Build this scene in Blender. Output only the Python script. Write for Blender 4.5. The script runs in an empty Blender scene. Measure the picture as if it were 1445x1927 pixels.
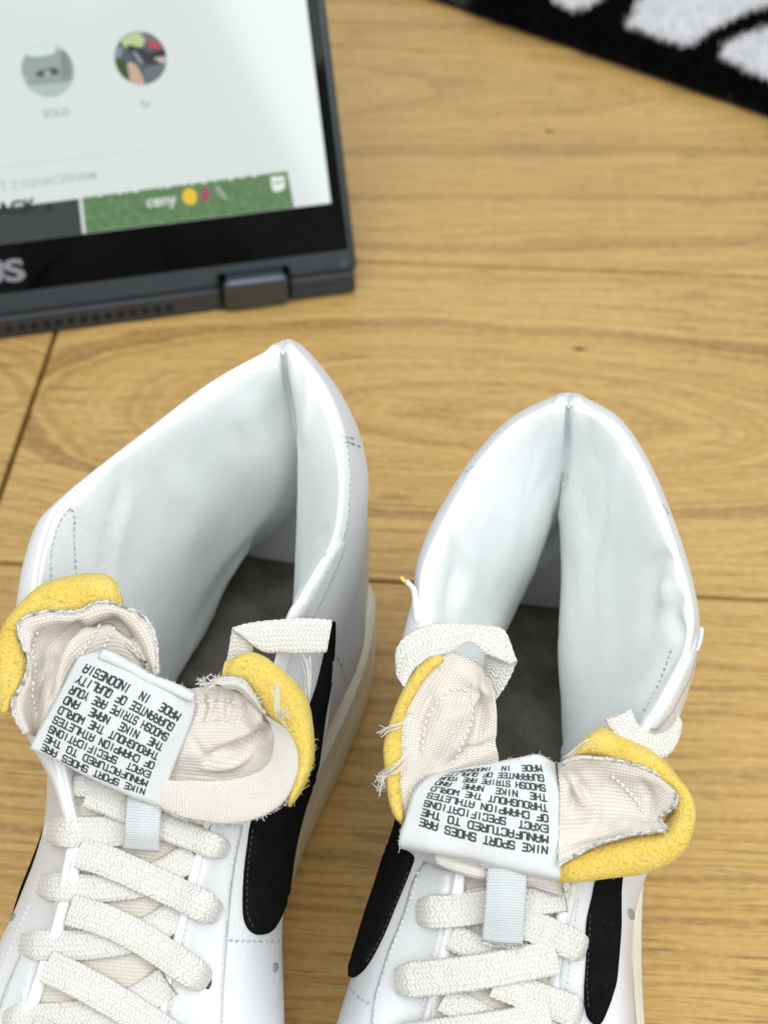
import bpy, bmesh, math, random
import numpy as np
from mathutils import Vector, Matrix
from mathutils.bvhtree import BVHTree
from mathutils.geometry import delaunay_2d_cdt
random.seed(7); RNG = np.random.default_rng(7)
SC = bpy.context.scene; COL = SC.collection
# ------------------------------------------------------------------ camera, world, lamps, exposure
FPX, PITCH, CAMH = 2890.0, math.radians(45.4), 0.42      # focal length in photo pixels (1445 x 1927)
cam_d = bpy.data.cameras.new('camera'); cam = bpy.data.objects.new('camera', cam_d); COL.objects.link(cam)
cam.location = (0, 0, CAMH); cam.rotation_euler = (math.pi/2 - PITCH, 0, 0)
cam_d.sensor_fit = 'VERTICAL'; cam_d.sensor_height = 36.0; cam_d.lens = FPX/1927*36.0
cam_d.clip_start = 0.01; cam_d.clip_end = 50
cam_d.dof.use_dof = True; cam_d.dof.focus_distance = 0.388; cam_d.dof.aperture_fstop = 15.0
SC.camera = cam
SC.render.resolution_x, SC.render.resolution_y = 767, 1024
W = bpy.data.worlds.new("World"); SC.world = W; W.use_nodes = True
bg = W.node_tree.nodes['Background']; bg.inputs[0].default_value = (0.93, 0.97, 1.0, 1); bg.inputs[1].default_value = 0.68
def area(name, loc, target, sx, sy, power, col):
    l = bpy.data.lights.new(name, 'AREA'); l.shape = 'RECTANGLE'; l.size = sx; l.size_y = sy; l.energy = power; l.color = col
    o = bpy.data.objects.new(name, l); COL.objects.link(o); o.location = loc
    o.rotation_euler = (Vector(target) - Vector(loc)).to_track_quat('-Z', 'Y').to_euler(); return o
area('ceiling_lamp', (-0.15, -0.28, 1.6), (0.0, 0.3, 0), 1.1, 1.1, 15, (1.0, 0.99, 0.965))
area('window_light', (0.865, -0.54, 1.25), (0.0, 0.35, 0.25), 1.05, 0.72, 11, (0.95, 0.985, 1.0))
SC.view_settings.view_transform = 'Standard'; SC.view_settings.look = 'None'
SC.view_settings.exposure = 0.04; SC.view_settings.gamma = 1.0; SC.view_settings.use_curve_mapping = False
SC.cycles.use_denoising = True; SC.cycles.max_bounces = 16; SC.cycles.diffuse_bounces = 9
# ------------------------------------------------------------------ helpers
Fv = np.array([0, math.cos(PITCH), -math.sin(PITCH)]); Uv = np.array([0, math.sin(PITCH), math.cos(PITCH)])
Rv = np.array([1.0, 0, 0]); Cv = np.array([0, 0, CAMH])
def ray(x, y): return Fv + (x-722.5)/FPX*Rv - (y-963.5)/FPX*Uv
def P(x, y, z):                       # the point at height z seen at photo pixel (x, y)
    d = ray(x, y); return Cv + d*((z-CAMH)/d[2])
def D(x, y, d): return Cv + ray(x, y)*d
def proj(V):
    v = np.asarray(V, float) - Cv; d = v@Fv
    return np.stack([722.5 + FPX*(v@Rv)/d, 963.5 - FPX*(v@Uv)/d], -1), d
def lerp(a, b, t): return a + (b-a)*t
def finish(me, mat, smooth=True):
    if mat:
        for m in (mat if isinstance(mat, (list, tuple)) else [mat]): me.materials.append(m)
    if smooth: me.polygons.foreach_set('use_smooth', np.ones(len(me.polygons), bool))
    me.update()
def link(name, me, parent=None):
    o = bpy.data.objects.new(name, me); COL.objects.link(o)
    if parent: o.parent = parent; o.matrix_parent_inverse = parent.matrix_world.inverted()
    return o
def mesh_obj(name, V, Fc, mat, parent=None, uv=None, smooth=True, kind=None):
    me = bpy.data.meshes.new(name); me.from_pydata([tuple(v) for v in V], [], [tuple(f) for f in Fc])
    if uv is not None:
        l = me.uv_layers.new(name='UVMap'); idx = np.zeros(len(me.loops), int); me.loops.foreach_get('vertex_index', idx)
        l.data.foreach_set('uv', np.asarray(uv, float)[idx].ravel())
    finish(me, mat, smooth); o = link(name, me, parent)
    if kind: o['kind'] = kind
    return o
def thing(name, label, cat, loc=(0, 0, 0), group=None):
    o = bpy.data.objects.new(name, None); COL.objects.link(o); o.location = loc; o.empty_display_size = .02
    bpy.context.view_layer.update()
    o['label'] = label; o['category'] = cat
    if group: o['group'] = group
    return o
def cr(Pn, n, closed=False):          # Catmull-Rom along axis 0, n samples per span
    Pn = np.asarray(Pn, float); m = len(Pn)
    if closed: Q = np.concatenate([Pn[-1:], Pn, Pn[:2]])
    else: Q = np.concatenate([2*Pn[:1]-Pn[1:2], Pn, 2*Pn[-1:]-Pn[-2:-1]])
    out = []
    spans = m if closed else m-1
    for i in range(spans):
        p0, p1, p2, p3 = Q[i], Q[i+1], Q[i+2], Q[i+3]
        for k in range(n):
            t = k/n
            out.append(.5*((2*p1)+(-p0+p2)*t+(2*p0-5*p1+4*p2-p3)*t*t+(-p0+3*p1-3*p2+p3)*t**3))
    if not closed: out.append(Pn[-1])
    return np.array(out)
def resample(pts, n):
    pts = np.asarray(pts, float); s = np.concatenate([[0], np.cumsum(np.linalg.norm(np.diff(pts, axis=0), axis=1))])
    t = np.linspace(0, s[-1], n); return np.stack([np.interp(t, s, pts[:, k]) for k in range(pts.shape[1])], -1)
def grid_faces(nr, nc, closed_c=False, closed_r=False):
    f = []
    for i in range(nr if closed_r else nr-1):
        for j in range(nc if closed_c else nc-1):
            a = i*nc+j; b = i*nc+(j+1) % nc; c = ((i+1) % nr)*nc+(j+1) % nc; d = ((i+1) % nr)*nc+j
            f.append((a, b, c, d))
    return f
def grid_normals(G, closed_c=False):
    du = np.gradient(G, axis=1)
    if closed_c: du = (np.roll(G, -1, 1)-np.roll(G, 1, 1))/2
    dv = np.gradient(G, axis=0); n = np.cross(du, dv); return n/(np.linalg.norm(n, axis=-1, keepdims=True)+1e-12)
def grid_uv(G):                        # uv in metres, across columns and along rows
    du = np.linalg.norm(np.diff(G, axis=1), axis=-1).mean(0); dv = np.linalg.norm(np.diff(G, axis=0), axis=-1).mean(1)
    u = np.concatenate([[0], np.cumsum(du)]); v = np.concatenate([[0], np.cumsum(dv)])
    return np.stack(np.meshgrid(u, v), -1).reshape(-1, 2)
def seg_dist(px, pl):                  # distance of pixel points to a polyline and position along it
    best = np.full(len(px), 1e9); tt = np.zeros(len(px)); L = np.concatenate([[0], np.cumsum(np.linalg.norm(np.diff(pl, axis=0), axis=1))])
    for i in range(len(pl)-1):
        a, b = pl[i], pl[i+1]; ab = b-a; q = np.clip(((px-a)@ab)/(ab@ab), 0, 1); d = np.linalg.norm(px-a-q[:, None]*ab, axis=1)
        m = d < best; best[m] = d[m]; tt[m] = ((L[i]+q*(L[i+1]-L[i]))/L[-1])[m]
    return best, tt
def fbm(V, scale, seed=0, octv=3):     # cheap smooth value noise from sines, for hand-made unevenness
    r = np.random.default_rng(seed); out = np.zeros(len(V)); amp = 1
    for o in range(octv):
        for k in range(4):
            d = r.normal(size=3); d /= np.linalg.norm(d); out += amp*np.sin(V@d*scale*(2**o)*(.7+.6*r.random())+r.random()*6.28)/4
        amp *= .5
    return out
# ------------------------------------------------------------------ materials
class NT:
    def __init__(s, name):
        s.m = bpy.data.materials.new(name); s.m.use_nodes = True; s.t = s.m.node_tree
        s.b = s.t.nodes['Principled BSDF']
    def n(s, typ, **kw):
        x = s.t.nodes.new(typ)
        for k, v in kw.items():
            if k.startswith('i_'):
                key = k[2:]; x.inputs[int(key) if key.isdigit() else key].default_value = v
            else: setattr(x, k, v)
        return x
    def l(s, a, b): s.t.links.new(a, b)
    def math(s, op, a, b=None, clamp=False):
        x = s.n('ShaderNodeMath', operation=op, use_clamp=clamp)
        for i, v in enumerate((a, b)):
            if v is None: continue
            if isinstance(v, (int, float)): x.inputs[i].default_value = v
            else: s.l(v, x.inputs[i])
        return x.outputs[0]
    def mix(s, fac, a, b, mode='MIX'):
        x = s.n('ShaderNodeMix', data_type='RGBA', blend_type=mode)
        for sock, v in ((x.inputs[0], fac), (x.inputs[6], a), (x.inputs[7], b)):
            if isinstance(v, (int, float)): sock.default_value = v
            elif isinstance(v, tuple): sock.default_value = (*v, 1)
            else: s.l(v, sock)
        return x.outputs[2]
    def noise(s, vec, scale, detail=3, rough=.5, dim='3D'):
        x = s.n('ShaderNodeTexNoise', noise_dimensions=dim, i_Scale=scale, i_Detail=detail, i_Roughness=rough)
        if vec is not None: s.l(vec, x.inputs['W' if dim == '1D' else 'Vector'])
        return x.outputs[0]
    def ramp(s, fac, stops):
        x = s.n('ShaderNodeValToRGB'); e = x.color_ramp.elements
        while len(e) < len(stops): e.new(.5)
        for i, (p, c) in enumerate(stops): e[i].position = p; e[i].color = (*c, 1) if isinstance(c, tuple) else (c, c, c, 1)
        s.l(fac, x.inputs[0]); return x.outputs[0]
    def bump(s, h, dist, strength=1.0, prev=None):
        x = s.n('ShaderNodeBump', i_Strength=strength, i_Distance=dist); s.l(h, x.inputs['Height'])
        if prev is not None: s.l(prev, x.inputs['Normal'])
        return x.outputs[0]
    def set(s, **kw):
        for k, v in kw.items():
            sock = s.b.inputs[k.replace('_', ' ')]
            if isinstance(v, (int, float)): sock.default_value = v
            elif isinstance(v, tuple): sock.default_value = (*v, 1) if sock.type == 'RGBA' else v
            else: s.l(v, sock)
        return s.m
def obj_co(t): return t.n('ShaderNodeTexCoord').outputs['Object']
def uv_co(t): return t.n('ShaderNodeTexCoord').outputs['UV']
def leather(name, col, rough, stain=(.62, .64, .64), amt=.25):
    t = NT(name); c = obj_co(t)
    v = t.n('ShaderNodeTexVoronoi', feature='DISTANCE_TO_EDGE', i_Scale=1100.0); t.l(c, v.inputs['Vector'])
    grain = t.ramp(v.outputs[0], [(0, 0.0), (.18, 1.0)])
    fine = t.noise(c, 1400, 3); big = t.noise(c, 55, 4, .6)
    n1 = t.bump(grain, .00014, .35); n2 = t.bump(fine, .0002, .5, n1); n3 = t.bump(big, .0015, .12, n2)
    blot = t.ramp(t.noise(c, 28, 5, .65), [(.48, 0.0), (.75, 1.0)])
    colr = t.mix(t.math('MULTIPLY', blot, amt), col, stain)
    return t.set(Base_Color=colr, Roughness=t.ramp(big, [(.3, rough-.06), (.7, rough+.1)]), Specular_IOR_Level=.45, Normal=n3,
                 Subsurface_Weight=.0)
M = {}
M['leather'] = leather('white_leather', (.70, .715, .73), .42)
M['lining'] = leather('white_lining', (.89, .915, .915), .46, (.80, .83, .825), .6)
def plain(name, col, rough, bscale=0, bdist=0, var=0.0, vscale=40, spec=.5, metal=0.0):
    t = NT(name); c = obj_co(t); kw = dict(Roughness=rough, Specular_IOR_Level=spec, Metallic=metal)
    if var: kw['Base_Color'] = t.mix(t.ramp(t.noise(c, vscale, 4, .6), [(.35, 0.0), (.7, 1.0)]), col, tuple(x*(1-var) for x in col))
    else: kw['Base_Color'] = col
    if bscale: kw['Normal'] = t.bump(t.noise(c, bscale, 3), bdist, .8)
    return t.set(**kw)
M['sole'] = plain('cream_rubber', (.80, .75, .585), .5, 500, .0002, .12, 60)
M['foxing'] = plain('pale_rubber', (.74, .72, .60), .5, 700, .0002, .12, 60)
M['thread'] = plain('white_thread', (.70, .70, .68), .7)
M['thread_grey'] = plain('grey_thread', (.56, .585, .60), .8, 0, 0, .5, 300)
M['fray'] = plain('frayed_yarn', (.77, .76, .70), .85, 0, 0, .25, 300)
M['eyelet'] = plain('eyelet_dark', (.05, .05, .05), .6)
M['vent'] = plain('vent_grey', (.32, .33, .34), .7)
M['scuff'] = plain('scuff_grey', (.56, .575, .58), .8, 900, .0003, .2, 700, .2)
M['suede_grey'] = plain('grey_suede', (.45, .46, .44), .95, 1500, .0006, .3, 500, .2)
M['piping'] = plain('white_piping', (.74, .745, .75), .35)
def speckled(name):
    t = NT(name); c = obj_co(t); x = t.ramp(t.noise(c, 480, 3, .6), [(.38, 0.0), (.50, 1.0)])
    return t.set(Base_Color=t.mix(x, (.24, .25, .26), (.66, .66, .64)), Roughness=.9, Normal=t.bump(t.noise(c, 1500, 2), .0005, .8))
M['selvedge'] = speckled('speckled_selvedge')
M['thread_dark'] = plain('dark_thread', (.035, .035, .037), .9)
M['ink'] = plain('black_ink', (.03, .03, .032), .65)
def suede_black():
    t = NT('black_suede'); c = obj_co(t); n = t.noise(c, 1800, 4, .7); big = t.noise(c, 160, 4, .6)
    fl = t.ramp(t.noise(c, 1000, 2, .5), [(.67, 0.0), (.76, 1.0)])
    col = t.mix(big, (.0035, .0035, .004), (.018, .018, .0185)); col = t.mix(t.math('MULTIPLY', fl, .16), col, (.16, .16, .16))
    return t.set(Base_Color=col, Roughness=.95, Specular_IOR_Level=.04, Normal=t.bump(n, .0012, .9))
M['suede'] = suede_black()
def insole():
    t = NT('insole_felt'); c = obj_co(t); a = t.noise(c, 700, 5, .7); b = t.noise(c, 70, 5, .65)
    col = t.mix(t.ramp(b, [(.35, 0.0), (.68, 1.0)]), (.095, .089, .075), (.185, .175, .15))
    return t.set(Base_Color=col, Roughness=.95, Specular_IOR_Level=.15, Normal=t.bump(a, .0006, .8))
M['insole'] = insole()
def foam(name, c1, c2):
    t = NT(name); c = obj_co(t); a = t.noise(c, 130, 5, .65)
    v = t.n('ShaderNodeTexVoronoi', i_Scale=1500.0); t.l(c, v.inputs['Vector'])
    pits = t.ramp(t.noise(c, 1000, 2, .5), [(.27, 0.0), (.36, 1.0)])
    col = t.mix(t.ramp(a, [(.3, 0.0), (.7, 1.0)]), c1, c2)
    speck = t.ramp(t.noise(c, 620, 2, .5), [(.70, 0.0), (.75, 1.0)])
    dirt = t.ramp(t.noise(c, 60, 3, .5), [(.5, 0.0), (.62, 1.0)])
    col = t.mix(t.math('MULTIPLY', t.math('MULTIPLY', speck, dirt), .7), col, (.16, .12, .03))
    cell = t.ramp(t.noise(c, 1500, 2, .6), [(.36, 0.0), (.5, 1.0)]); col = t.mix(t.math('MULTIPLY', t.math('SUBTRACT', 1.0, cell), .32), col, (.40, .25, .03))
    n = t.bump(v.outputs[0], .0005, .5); n = t.bump(pits, .0006, .6, n); n = t.bump(t.noise(c, 350, 3), .0005, .35, n)
    return t.set(Base_Color=col, Roughness=.9, Specular_IOR_Level=.15, Sheen_Weight=.12, Normal=n, Subsurface_Weight=.15, Subsurface_Radius=(.004, .003, .001), Subsurface_Scale=.4)
M['foam'] = foam('yellow_foam', (.70, .51, .095), (.765, .595, .165))
def woven(name, col, col2, su, sv, dist, rough=.75, diag=0.0, sheen=.0, dirt=.12, dirtcol=(.45, .43, .38)):
    # woven cloth in uv metres: su/sv threads per metre; diag makes a twill step
    t = NT(name); sep = t.n('ShaderNodeSeparateXYZ'); t.l(uv_co(t), sep.inputs[0]); u, v = sep.outputs[0], sep.outputs[1]
    wob = t.math('MULTIPLY', t.noise(obj_co(t), 260, 2), .0006)
    u = t.math('ADD', u, wob)
    uu = t.math('MULTIPLY', u, su); vv = t.math('MULTIPLY', v, sv)
    fl = t.math('FLOOR', vv); sh = t.math('MULTIPLY', fl, diag)
    a = t.math('ABSOLUTE', t.math('SINE', t.math('MULTIPLY', t.math('ADD', uu, sh), math.pi)))
    b = t.math('ABSOLUTE', t.math('SINE', t.math('MULTIPLY', vv, math.pi)))
    h = t.math('MULTIPLY', t.math('POWER', a, .6), t.math('POWER', b, .6))
    c = obj_co(t)
    colr = t.mix(t.ramp(h, [(.05, 0.0), (.7, 1.0)]), col2, col)
    colr = t.mix(t.math('MULTIPLY', t.ramp(t.noise(c, 45, 5, .65), [(.45, 0.0), (.75, 1.0)]), dirt), colr, dirtcol)
    n = t.bump(h, dist, .9); n = t.bump(t.noise(c, 900, 3), .0003, .4, n)
    return t.set(Base_Color=colr, Roughness=rough, Specular_IOR_Level=.25, Normal=n, Sheen_Weight=sheen)
M['twill'] = woven('beige_twill', (.76, .715, .645), (.675, .625, .55), 1500, 1050, .0002, .7, .5)
M['twill_pale'] = woven('pale_twill', (.75, .73, .70), (.64, .62, .58), 1500, 1050, .0002, .7, .5)
M['band'] = woven('hem_tape', (.80, .77, .71), (.70, .66, .60), 1900, 1500, .0002, .7, .5)
M['satin'] = woven('satin_loop_tape', (.68, .72, .74), (.53, .57, .60), 1500, 1500, .00016, .4, .5)
M['label'] = woven('label_satin', (.67, .695, .705), (.63, .66, .67), 2600, 3200, .00005, .5, .5, 0, .0)
def lace_mat():                        # knitted chevrons along the lace, uv in metres (u across, v along)
    t = NT('cotton_lace'); sep = t.n('ShaderNodeSeparateXYZ'); t.l(uv_co(t), sep.inputs[0]); u, v = sep.outputs[0], sep.outputs[1]
    c = obj_co(t); wob = t.math('MULTIPLY', t.math('SUBTRACT', t.noise(c, 420, 3), .5), .0016); v = t.math('ADD', v, wob)
    u = t.math('ADD', u, t.math('MULTIPLY', t.math('SUBTRACT', t.noise(c, 300, 2), .5), .0007))
    cols = t.math('MULTIPLY', u, 800.0); tri = t.math('PINGPONG', cols, 1.0)
    a = t.math('ADD', t.math('MULTIPLY', v, 960.0), t.math('MULTIPLY', tri, .8))
    st = t.math('POWER', t.math('ABSOLUTE', t.math('SINE', t.math('MULTIPLY', a, math.pi))), .8)
    gap = t.math('POWER', t.math('ABSOLUTE', t.math('SINE', t.math('MULTIPLY', cols, math.pi))), .5)
    h = t.math('MULTIPLY', st, gap)
    col = t.mix(t.ramp(h, [(.0, 0.0), (.55, 1.0)]), (.64, .63, .59), (.735, .728, .695))
    col = t.mix(t.math('MULTIPLY', t.ramp(t.noise(c, 60, 4, .6), [(.5, 0.0), (.75, 1.0)]), .22), col, (.70, .67, .59))
    col = t.mix(t.math('MULTIPLY', t.ramp(t.noise(c, 700, 2, .5), [(.72, 0.0), (.78, 1.0)]), .4), col, (.35, .34, .31))
    n = t.bump(h, .0004, .6); n = t.bump(t.noise(c, 1600, 3), .0003, .5, n); n = t.bump(t.noise(c, 220, 2), .0008, .3, n)
    return t.set(Base_Color=col, Roughness=.9, Specular_IOR_Level=.15, Normal=n, Sheen_Weight=.1)
M['lace'] = lace_mat()
def wood(name, x0, yc, kx, freq, seed, tone=1.0, knots=()):
    # growth rings cut by the plank face: irregular rings of an ellipse field, plus fibres, pores and knots
    t = NT(name); c = obj_co(t)
    def mapped(sx, sy, ox=0.0):
        mp = t.n('ShaderNodeMapping', i_Scale=(sx, sy, 1.0), i_Location=(seed*1.7+ox, seed*.9, 0)); t.l(c, mp.inputs['Vector']); return mp.outputs[0]
    wn = t.math('SUBTRACT', t.noise(mapped(3.5, 12.0), 1.0, 3, .55), .5); wn2 = t.math('SUBTRACT', t.noise(mapped(16.0, 70.0, 3.0), 1.0, 2, .5), .5)
    sep = t.n('ShaderNodeSeparateXYZ'); t.l(c, sep.inputs[0])
    x = t.math('MULTIPLY', t.math('SUBTRACT', sep.outputs[0], x0), kx); y = t.math('SUBTRACT', sep.outputs[1], yc)
    r2 = t.math('ADD', t.math('MULTIPLY', x, x), t.math('MULTIPLY', y, y)); r = t.math('SQRT', t.math('ADD', r2, .00003))
    r = t.math('ADD', r, t.math('ADD', t.math('MULTIPLY', wn, .036), t.math('MULTIPLY', wn2, .0045)))
    ring = t.noise(t.math('ADD', r, seed*2.3), freq, 3, .62, '1D'); ringf = t.noise(t.math('ADD', r, seed*1.1), freq*4.0, 3, .65, '1D')
    fib = t.noise(mapped(10.0, 950.0), 1.0, 4, .65)
    pore = t.ramp(t.noise(mapped(34.0, 520.0, 5.0), 1.0, 2, .5), [(.57, 0.0), (.66, 1.0)])
    big = t.noise(c, 5.0, 3, .5); k = tone*1.02
    col = t.ramp(ring, [(.30, (.27*k, .140*k, .036*k)), (.40, (.45*k, .265*k, .077*k)), (.52, (.575*k, .368*k, .122*k)), (.62, (.51*k, .315*k, .096*k)), (.72, (.40*k, .225*k, .060*k))])
    col = t.mix(t.math('MULTIPLY', t.ramp(ringf, [(.38, 1.0), (.50, 0.0)]), .48), col, (.27*k, .142*k, .038*k))
    col = t.mix(t.math('MULTIPLY', t.ramp(fib, [(.42, 0.0), (.62, 1.0)]), .42), col, (.34*k, .195*k, .054*k))
    col = t.mix(t.math('MULTIPLY', pore, .60), col, (.18*k, .095*k, .028*k))
    col = t.mix(t.math('MULTIPLY', t.ramp(big, [(.35, 0.0), (.7, 1.0)]), .38), col, (.60*k, .40*k, .14*k))
    mot = t.ramp(t.noise(mapped(220.0, 420.0), 1.0, 3, .65), [(.45, 0.0), (.68, 1.0)])
    col = t.mix(t.math('MULTIPLY', mot, .32), col, (.68*k, .49*k, .21*k))
    for kx_, ky_, rx, ry, am in knots:
        a = t.math('DIVIDE', t.math('SUBTRACT', sep.outputs[0], kx_), rx); b = t.math('DIVIDE', t.math('SUBTRACT', sep.outputs[1], ky_), ry)
        d = t.math('SQRT', t.math('ADD', t.math('MULTIPLY', a, a), t.math('MULTIPLY', b, b))); d = t.math('ADD', d, t.math('MULTIPLY', t.math('SUBTRACT', t.noise(c, 700, 3), .5), 1.1))
        col = t.mix(t.math('MULTIPLY', t.ramp(d, [(.35, 1.0), (1.0, 0.0)]), am), col, (.06, .03, .012))
    n = t.bump(fib, .00025, .4); n = t.bump(pore, .0003, .4, n)
    return t.set(Base_Color=col, Roughness=t.ramp(fib, [(.3, .27), (.7, .42)]), Specular_IOR_Level=.5, Normal=n)
# ------------------------------------------------------------------ floor of planks
PD = math.radians(-3.75); E1 = np.array([math.cos(PD), math.sin(PD)]); E2 = np.array([-E1[1], E1[0]])
def plank_mesh(L, Wd, h=.008, bev=.0013):
    bm = bmesh.new(); bmesh.ops.create_cube(bm, size=1)
    for v in bm.verts: v.co = ((v.co.x+.5)*L, (v.co.y+.5)*Wd, (v.co.z-.5)*h)
    ed = [e for e in bm.edges if all(abs(v.co.z) < 1e-6 for v in e.verts)]
    bmesh.ops.bevel(bm, geom=ed, offset=bev, segments=2, profile=.5, affect='EDGES')
    me = bpy.data.meshes.new('plank'); bm.to_mesh(me); bm.free(); return me
def build_floor():
    bm = bmesh.new(); bmesh.ops.create_cube(bm, size=1)
    for v in bm.verts: v.co = (v.co.x*4.4, v.co.y*3.4+.6, v.co.z*.01-.0145)
    me = bpy.data.meshes.new('floor'); bm.to_mesh(me); bm.free()
    finish(me, plain('dark_underlay', (.05, .035, .02), .8), False)
    fl = link('floor', me); fl['kind'] = 'structure'
    Wd = .196; B0 = .379; gap = .0018
    # row index -> joint positions along the plank direction, material recipe per plank start
    joints = {0: -.55, 1: -.1758, 2: -.72, 3: .35}
    def kn(px, py, st, row):
        q = P(px, py, 0)[:2]; return q@E1-st, q@E2-(B0+(row-1)*Wd)
    special = {(1, 'r'): ('oak_eye', .19, .094, .30, 90, 3.0, 1.0, [(*kn(1090, 657, -.1758, 1), .0046, .0016, 1.0)]), (1, 'l'): ('oak_left', 1.06, .10, .3, 90, 9.0, .97),
               (2, 'r'): ('oak_far', .50, .15, .13, 85, 6.0, 1.0, [(*kn(1033, 247, -.72, 2), .0030, .0020, 1.0)]), (0, 'r'): ('oak_near', .2, -.30, .05, 110, 12.0, 1.0), (3, 'l'): ('oak_back', .2, .3, .05, 100, 14.0, 1.0)}
    generic = [wood('oak_plank_%s' % 'abc'[i], .4+.3*i, .06+.05*i, .15, 65, 20+7*i) for i in range(3)]
    for r in range(-4, 10):
        y0 = B0+(r-1)*Wd
        j = joints.get(r, ((r*.437) % 1.2)-.6)
        starts = [j-1.2, j]
        for si, st in enumerate(starts):
            me = plank_mesh(1.2-gap, Wd-gap)
            key = (r, 'lr'[si])
            finish(me, wood(*special[key]) if key in special else generic[(r*2+si) % 3], False)
            o = link('plank', me, fl)
            p = E1*st+E2*y0; o.location = (p[0], p[1], 0); o.rotation_euler = (0, 0, PD)
build_floor()
# ------------------------------------------------------------------ sneakers: one net of control points each
class Shoe:
    def __init__(s, O, ang, lateral_left, root):
        s.O = np.array(O); a = math.radians(ang); s.a = np.array([-math.sin(a), -math.cos(a)]); s.b = np.array([math.cos(a), -math.sin(a)])
        Q = [0, .004, .012, .022, .047, .08, .103, .13, .155, .18, .21, .24, .265, .283, .292]; hl = [0, .019, .0305, .0355, .0375]
        med = (Q, hl+([.0335, .0285, .0268, .0285, .035, .043, .043, .034, .018, 0] if lateral_left else [.0345, .033, .036, .040, .043, .046, .044, .034, .018, 0]))
        lat = (Q, hl+([.0378, .0375, .0365, .0395, .0435, .0465, .042, .032, .018, 0] if lateral_left else [.0370, .0362, .0358, .0375, .041, .044, .042, .034, .018, 0]))
        s.bulge = (-.001, .009) if lateral_left else (.004, -.002)
        s.tab = (lat, med) if lateral_left else (med, lat); s.root = root
    def Wp(s, q, t, z): xy = s.O + s.a*q + s.b*t; return np.array([xy[0], xy[1], z])
    def hw(s, q, side): tb = s.tab[side]; return float(np.interp(q, tb[0], tb[1]))   # side 0 picture-left, 1 right
    def outline(s, q, side, inset=0.0): # point on sole outline
        w = s.hw(q, side); sg = -1 if side == 0 else 1
        return q, sg*max(w-inset, 0)
def sole_loop(sh, n=96):               # dense closed outline in local (q,t), heel -> left -> toe -> right
    th = np.linspace(0, math.pi, n//2+1); qs = .146*(1-np.cos(th))
    L = [(q, -sh.hw(q, 0)) for q in qs]; Rr = [(q, sh.hw(q, 1)) for q in qs[::-1][1:-1]]
    A = np.array(L+Rr)
    for _ in range(2): A = .25*np.roll(A, 1, 0)+.5*A+.25*np.roll(A, -1, 0)
    return A
def loop_inset(A, d):
    t = np.roll(A, -1, 0)-np.roll(A, 1, 0); n = np.stack([t[:, 1], -t[:, 0]], -1); n /= np.linalg.norm(n, axis=1, keepdims=True)
    c = A.mean(0); sgn = np.sign(((c-A)*n).sum()); return A+n*sgn*d
def build_sole(sh):
    A = sole_loop(sh); rows = []
    prof = [(.004, 0.0), (.0008, .0015), (0, .005), (-.0003, .011), (-.0002, .0165), (.0000, .0172), (.0001, .0180), (.0001, .0188), (.0003, .0245), (.0007, .0272), (.0018, .0287), (.0036, .0288), (.006, .027)]
    for d, z in prof:
        B = loop_inset(A, d); rows.append([sh.Wp(q, t, z) for q, t in B])
    G = np.array(rows); nr, nc = G.shape[:2]; V = G.reshape(-1, 3); Fc = grid_faces(nr, nc, True)
    Fc += [tuple(range(nc))[::-1]]
    o = mesh_obj('sole', V, Fc, M['sole'], sh.root)
    # raised bead that runs round the top of the rubber
    B = loop_inset(A, .0012); path = np.array([sh.Wp(q, t, .0262) for q, t in B])
    tube('foxing_bead', path, .0013, M['foxing'], o, closed=True, seg=8)
    return o
def tube(name, path, r, mat, parent, closed=False, seg=8, kind=None, flat=1.0, up=None):
    path = np.asarray(path, float); n = len(path); rr = np.broadcast_to(r, (n,))
    tg = np.gradient(path, axis=0) if not closed else np.roll(path, -1, 0)-np.roll(path, 1, 0)
    tg /= np.linalg.norm(tg, axis=1, keepdims=True)+1e-12
    upv = np.array(up if up is not None else -Fv, float); V = []
    for i in range(n):
        s_ = np.cross(tg[i], upv); ln = np.linalg.norm(s_)
        if ln < 1e-5: s_ = np.cross(tg[i], [1, .3, .2]); ln = np.linalg.norm(s_)
        s_ /= ln; w = np.cross(s_, tg[i])
        for k in range(seg):
            a = 2*math.pi*k/seg; V.append(path[i]+rr[i]*(math.cos(a)*s_+flat*math.sin(a)*w))
    Fc = grid_faces(n, seg, True, closed)
    if not closed: Fc += [tuple(range(seg)), tuple(range((n-1)*seg, n*seg))[::-1]]
    return mesh_obj(name, V, Fc, mat, parent, kind=kind)
def insole_mesh(sh):
    A = loop_inset(sole_loop(sh), .0085); n = len(A); h = n//2
    V = []; Fc = []
    for i in range(h+1):                # strips across the foot, heel to toe, dished in the middle
        p, q = A[i], A[(-i) % n]
        for k in range(9):
            f = k/8; c = lerp(p, q, f); V.append(sh.Wp(c[0], c[1], .0300+.0022*(2*f-1)**4))
    return mesh_obj('insole', V, grid_faces(h+1, 9), M['insole'], sh.root)
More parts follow.
